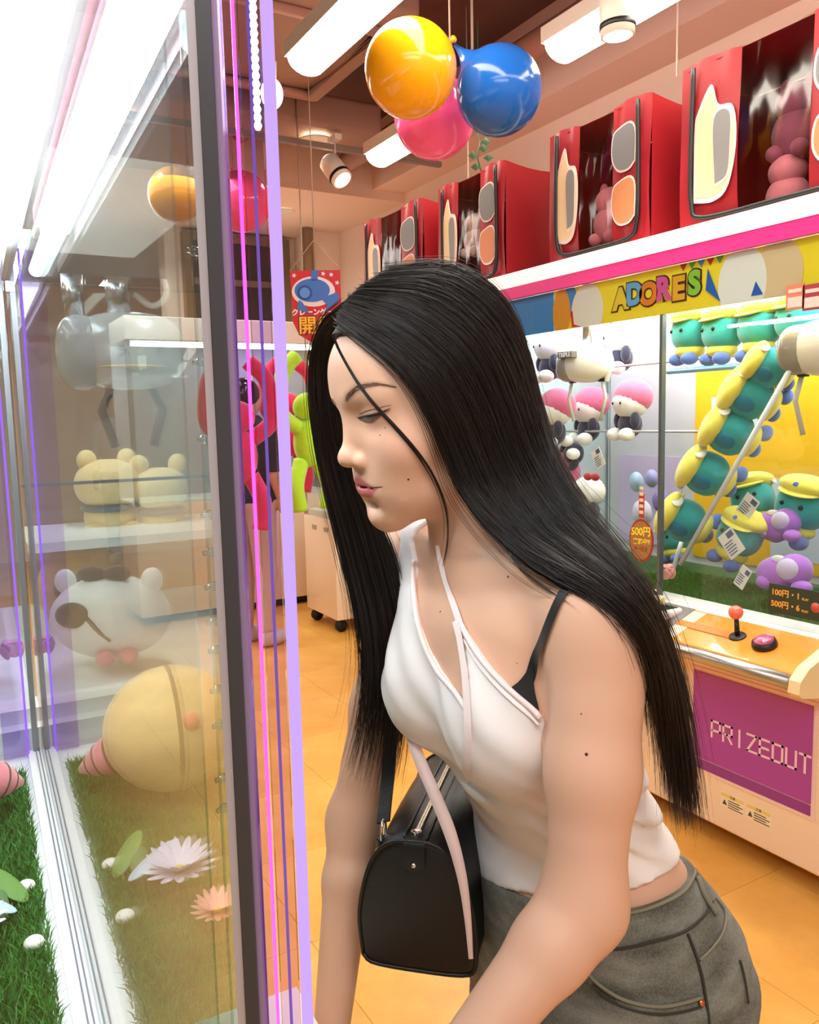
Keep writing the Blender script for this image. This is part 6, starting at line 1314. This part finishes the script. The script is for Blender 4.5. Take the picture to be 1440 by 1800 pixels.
# crown: strands from the parting over the top of the head to both sides come from the guides above; the part line joins them
def strands(G, n, spread, depth, r0, lenr=(0.82, 1.0), urange=None, clump=60):
    ng, m, _ = G.shape; V = []; SH = []
    t = np.linspace(0, 1, m); cl = rng.uniform(0, ng-1, clump); coff = rng.normal(0, 1, (clump, 3))
    for i in range(n):
        u = rng.uniform(0, ng-1) if urange is None else rng.uniform(*urange)
        c = np.argmin(np.abs(cl-u)) if rng.random() < 0.75 else -1
        uu = u if c < 0 else u+(cl[c]-u)*0.55
        a = int(min(uu, ng-1.0001)); f = uu-a; L = G[a]*(1-f)+G[min(a+1, ng-1)]*f
        Lr = rng.uniform(*lenr); L = np.stack([np.interp(t*Lr, t, L[:, j]) for j in range(3)], 1)
        w = 0.3+t**1.5
        off = (rng.normal(0, 1, 3)*0.35+(coff[c] if c >= 0 else rng.normal(0, 1, 3))*0.5)*spread
        ph = rng.uniform(0, 6.28, 2); fr = rng.uniform(2, 6)
        L = L+off*w[:, None]+spread*0.22*w[:, None]*np.stack([np.sin(t*fr+ph[0]), np.sin(t*fr*0.8+ph[1]), np.zeros(m)], 1)
        L = L+AX[2]*(rng.uniform(-0.15, 1)*depth*np.clip((t-0.3)/0.4, 0.12, 1))[:, None]
        V.append(L); SH.append(np.clip(rng.normal(0.35, 0.25)+(0.0 if c < 0 else coff[c][0]*0.12), 0, 1))
    return np.array(V), np.array(SH), r0
def strand_mesh(name, sets, parent):
    Vs = []; Fs = []; C = []; n0 = 0
    for P, SH, r0 in sets:
        n, m, _ = P.shape; T = np.gradient(P, axis=1); T /= np.linalg.norm(T, axis=2)[:, :, None]+1e-12
        u = np.cross(T, AX[2]); u /= np.linalg.norm(u, axis=2)[:, :, None]+1e-12; v = np.cross(T, u)
        t = np.linspace(0, 1, m); R = (r0*np.interp(t, [0, 0.1, 0.7, 1], [0.6, 1, 1, 0.25]))[None, :, None]
        ring = np.stack([P+R*(math.cos(a)*u+math.sin(a)*v) for a in (0, 2*PI/3, 4*PI/3)], 2)      # n,m,3,3
        Vs.append(ring.reshape(-1, 3))
        b = n0+(np.arange(n)[:, None, None]*m+np.arange(m-1)[None, :, None])*3+np.arange(3)[None, None, :]
        k = n0+(np.arange(n)[:, None, None]*m+np.arange(m-1)[None, :, None])*3+((np.arange(3)+1) % 3)[None, None, :]
        Fs.append(np.stack([b, k, k+3, b+3], -1).reshape(-1, 4)); C.append(np.repeat(SH, m*3)); n0 += n*m*3
    V = np.concatenate(Vs); F = np.concatenate(Fs); C = np.concatenate(C)
    V = V-np.array(GIRL['_origin'])
    me = bpy.data.meshes.new(name); me.vertices.add(len(V)); me.vertices.foreach_set('co', V.ravel().astype(np.float32))
    me.loops.add(F.size); me.loops.foreach_set('vertex_index', F.ravel().astype(np.int32))
    me.polygons.add(len(F)); me.polygons.foreach_set('loop_start', (np.arange(len(F))*4).astype(np.int32))
    me.update(calc_edges=True); me.polygons.foreach_set('use_smooth', np.ones(len(F), bool))
    a = me.attributes.new('shade', 'FLOAT', 'POINT'); a.data.foreach_set('value', C.astype(np.float32))
    me.materials.append(HAIRM); o = bpy.data.objects.new(name, me); COL.objects.link(o); o.parent = parent; return o
def guide_sheet(mb, G, back): 
    H = G+AX[2]*back; mb.grid(H, 0)
mb = MB(); guide_sheet(mb, NG[:, :27], 0.010); guide_sheet(mb, NG[1:, :26], 0.022); guide_sheet(mb, FG[1:4, :18], 0.008)
mb.obj('hair_underlayer', MATS['hair_under'], GIRL)
# near-side strands, far-side strands, the loose lock over the cheek and stray hairs
sets = [strands(NG, 4600, 0.006, 0.014, 0.00034), strands(NG, 500, 0.012, 0.02, 0.00026, (0.75, 1.04)), strands(FG, 1500, 0.005, 0.02, 0.00034, (0.72, 1.0)),
        strands(NG, 160, 0.017, 0.0, 0.00017, (0.35, 1.0)), strands(FG, 160, 0.013, 0.03, 0.00024, (0.8, 1.03))]
fh.S = HO
def lock(px, n, spread, r0, lift=0.004, Dtail=0.72, ext=None):
    P = []
    for x, y in px:
        p = surf(x, y); d = (p-CC) @ AX[2]-lift if p is not None else None
        P.append(dep(x, y, d if d is not None and (not P or abs(d-((P[-1]-CC) @ AX[2])) < 0.06) else ((P[-1]-CC) @ AX[2] if P else Dtail)))
    P = np.array(P); Ds = (P-CC) @ AX[2]
    for _ in range(3): Ds[1:-1] = np.minimum(Ds[1:-1], 0.25*Ds[:-2]+0.5*Ds[1:-1]+0.25*Ds[2:])
    P = np.array([dep(x, y, d) for (x, y), d in zip(px, Ds)])
    g = cr(P, 30); return strands(np.array([g, g+AX[0]*0.0015]), n, spread, 0.001, r0, (0.45, 1.0), clump=4)
sets += [lock([(584, 588), (596, 618), (622, 664), (648, 700), (672, 727), (700, 757), (730, 792), (756, 830), (775, 872), (785, 915), (783, 965), (772, 1010)], 70, 0.0013, 0.00030),
         lock([(890, 950), (960, 1020), (1020, 1085), (1058, 1150), (1072, 1230), (1072, 1330)], 16, 0.002, 0.00026, 0.006),
         lock([(930, 960), (1010, 1030), (1070, 1095), (1105, 1180), (1120, 1270)], 26, 0.003, 0.00026, 0.006),
         lock([(860, 900), (900, 985), (960, 1040), (1010, 1075)], 14, 0.003, 0.00024, 0.005)]
HAIR = strand_mesh('hair', sets, GIRL); stuff(HAIR); HAIR['label'] = 'long straight dark brown hair'
# --- handbag hanging from the far shoulder
BAGM = mat('black_leather', '#0b0b0c', rough=0.38, bump=0.25, bscale=700)
BD = np.array([0.70, 0.713, 0.0]); BD /= np.linalg.norm(BD); BW = np.array([BD[1], -BD[0], 0.0]); BU = np.array([0, 0, 1.0])
B0 = dep(731, 1592, 0.86); BL = 0.235
bx_, by_ = np.mgrid[0:1:2j, 0:1:2j]
def bag_outline(sc=1.0, n=48):
    K = np.array([(-0.060, -0.063), (-0.063, -0.02), (-0.056, 0.020), (-0.044, 0.050), (-0.026, 0.066), (0.0, 0.070), (0.026, 0.066), (0.046, 0.044), (0.058, 0.010), (0.063, -0.025), (0.062, -0.060), (0.050, -0.072), (0.0, -0.074), (-0.048, -0.072)])
    K = np.vstack([K, K[:1]]); return cr(K, n+1)[:n]*sc
BAG = thing('handbag', 'small black leather bowling handbag hanging from her far shoulder', 'handbag', B0-np.array([0, 0, 0.07]))
rows = []; o2 = bag_outline()
for t, sc in ((0, 0.0), (0, 0.9), (0.003, 0.97), (0.01, 1.0), (0.3, 1.03), (0.5, 1.04), (0.7, 1.03), (0.99, 1.0), (0.997, 0.97), (1, 0.9), (1, 0.0)):
    rows.append([B0+BD*BL*t+BW*p[0]*sc+BU*p[1]*sc for p in o2])
mb = MB(); mb.grid(np.array(rows), closed_u=True); mb.obj('shell', BAGM, BAG)
for t in (0.006, 0.994):
    mb = MB(); P = [B0+BD*BL*t+BW*p[0]*1.005+BU*p[1]*1.005 for p in np.vstack([o2, o2[:1]])]; mb.tube(P, 0.0022, 8); mb.obj('piping', BAGM, BAG)
for sx in (-0.012, 0.012):
    mb = MB(); mb.tube([B0+BD*BL*t+BW*sx+BU*0.0725 for t in np.linspace(0.02, 0.98, 12)], 0.0013, 6); mb.obj('seam_ridge', BAGM, BAG)
mb = MB(); ZM = mat('zip_metal', '#a59d8e', rough=0.3, metal=0.9)
for t in np.linspace(0.06, 0.95, 70):
    for sx in (-1, 1): mb.box(B0+BD*BL*t+BW*0.0012*sx+BU*0.0725-0.0012, B0+BD*BL*t+BW*0.0012*sx+BU*0.0742+0.0012)
stuff(mb.obj('zip_teeth', ZM, BAG))
mb = MB(); p = B0+BD*BL*0.045+BU*0.0752; mb.rbox(p-np.array([.005, .004, .003]), p+np.array([.005, .004, .003]), 0.001); mb.obj('zip_stop', mat('chrome', '#e8e8ea', rough=0.12, metal=1.0), BAG)
mb = MB(); G = []
for k in np.linspace(0, 1, 10):
    q = [(BL*0.03, 0.0735), (-0.001, 0.070), (-0.0035, 0.055), (-0.003, 0.038)]; q = cr(np.array(q), 10)[int(round(k*9))]
    wv = 0.0115 if k < 0.8 else 0.0115*math.sqrt(max(0.0, 1-((k-0.8)/0.2)**2))+0.0005
    G.append([B0+BD*q[0]+BU*q[1]+BW*wv*s for s in (-1, -0.33, 0.33, 1)])
mb.grid(np.array(G)); mb.obj('end_tab', BAGM, BAG)
mb = MB(); mb.ell(B0-BD*0.004+BU*0.047, 0.0030, nu=12, nv=8); mb.obj('snap_stud', MATS['chrome'], BAG)
# strap up to the far shoulder, with its ring
ring = B0+BD*BL*0.10-BW*0.040+BU*0.066
mb = MB(); a = np.linspace(0, 2*PI, 25); mb.tube([ring+BU*0.012*math.cos(x)+BD*0.008*math.sin(x) for x in a], 0.0018, 6); mb.obj('strap_ring', MATS['chrome'], BAG)
mb = MB(); mb.rbox(ring-np.array([.008, .006, .022]), ring+np.array([.008, .006, -.006]), 0.003); mb.obj('strap_anchor', BAGM, BAG)
top = SH_F+np.array([0.0, -0.030, 0.062]); Pst = cr(np.array([ring+BU*0.010, dep(684, 1340, 0.93), dep(690, 1200, 0.95), dep(703, 1060, 0.955), dep(722, 975, 0.955), top, top+np.array([0.05, 0.0, -0.02]), top+np.array([0.085, 0.0, -0.12]), B0+BD*BL*0.95+BW*0.02+BU*0.075]), 60)
G = []
T = np.gradient(Pst, axis=0); T /= np.linalg.norm(T, axis=1)[:, None]
for p, t in zip(Pst, T):
    s_ = np.cross(t, np.array([-0.8, -0.5, 0.1])); s_ /= np.linalg.norm(s_); nn = np.cross(s_, t)
    G.append([p+s_*0.0085+nn*0.001, p+s_*0.0085-nn*0.001, p-s_*0.0085-nn*0.001, p-s_*0.0085+nn*0.001])
mb = MB(); mb.grid(np.array(G), closed_u=True, smooth=False); mb.obj('shoulder_strap', BAGM, BAG)
# pale tie ribbon of the top hanging over the bag
Pt = cr(np.array([dep(712, 1085, 0.915), dep(707, 1150, 0.90), dep(712, 1240, 0.885), dep(732, 1320, 0.865), dep(764, 1396, 0.84), dep(792, 1466, 0.825), dep(812, 1540, 0.82), dep(822, 1610, 0.82), dep(828, 1685, 0.825)]), 50)
T = np.gradient(Pt, axis=0); T /= np.linalg.norm(T, axis=1)[:, None]; G = []
for i, (p, t) in enumerate(zip(Pt, T)):
    s_ = np.cross(t, -AX[2]); s_ /= np.linalg.norm(s_); w = 0.0065*np.interp(i/49, [0, 0.1, 0.6, 1], [0.7, 0.9, 1, 0.35]); nn = np.cross(s_, t)
    G.append([p+s_*w+nn*.0007, p+s_*w-nn*.0007, p-s_*w-nn*.0007, p-s_*w+nn*.0007])
mb = MB(); mb.grid(np.array(G), closed_u=True); o = mb.obj('tie_ribbon', mat('pink_ribbon', '#e8cdca', rough=0.8, bump=0.2, bscale=1200), GIRL); o['label'] = 'long pale pink tie ribbon hanging from the top'
# shoes
for sy in (-1, 1):
    c = np.array([XC+0.12, YC-0.03+sy*0.095, 0.0]); mb = MB()
    mb.rbox(c+np.array([-0.17, -0.042, 0.0]), c+np.array([0.075, 0.042, 0.03]), 0.014)
    mb.ell(c+np.array([-0.06, 0, 0.04]), (0.105, 0.038, 0.036)); mb.ell(c+np.array([0.02, 0, 0.05]), (0.05, 0.038, 0.045)); o = mb.obj('shoe', mat('white_shoe', '#e6e3de', rough=0.5), GIRL)
for o in list(COL.objects):
    if '_origin' in o: del o['_origin']
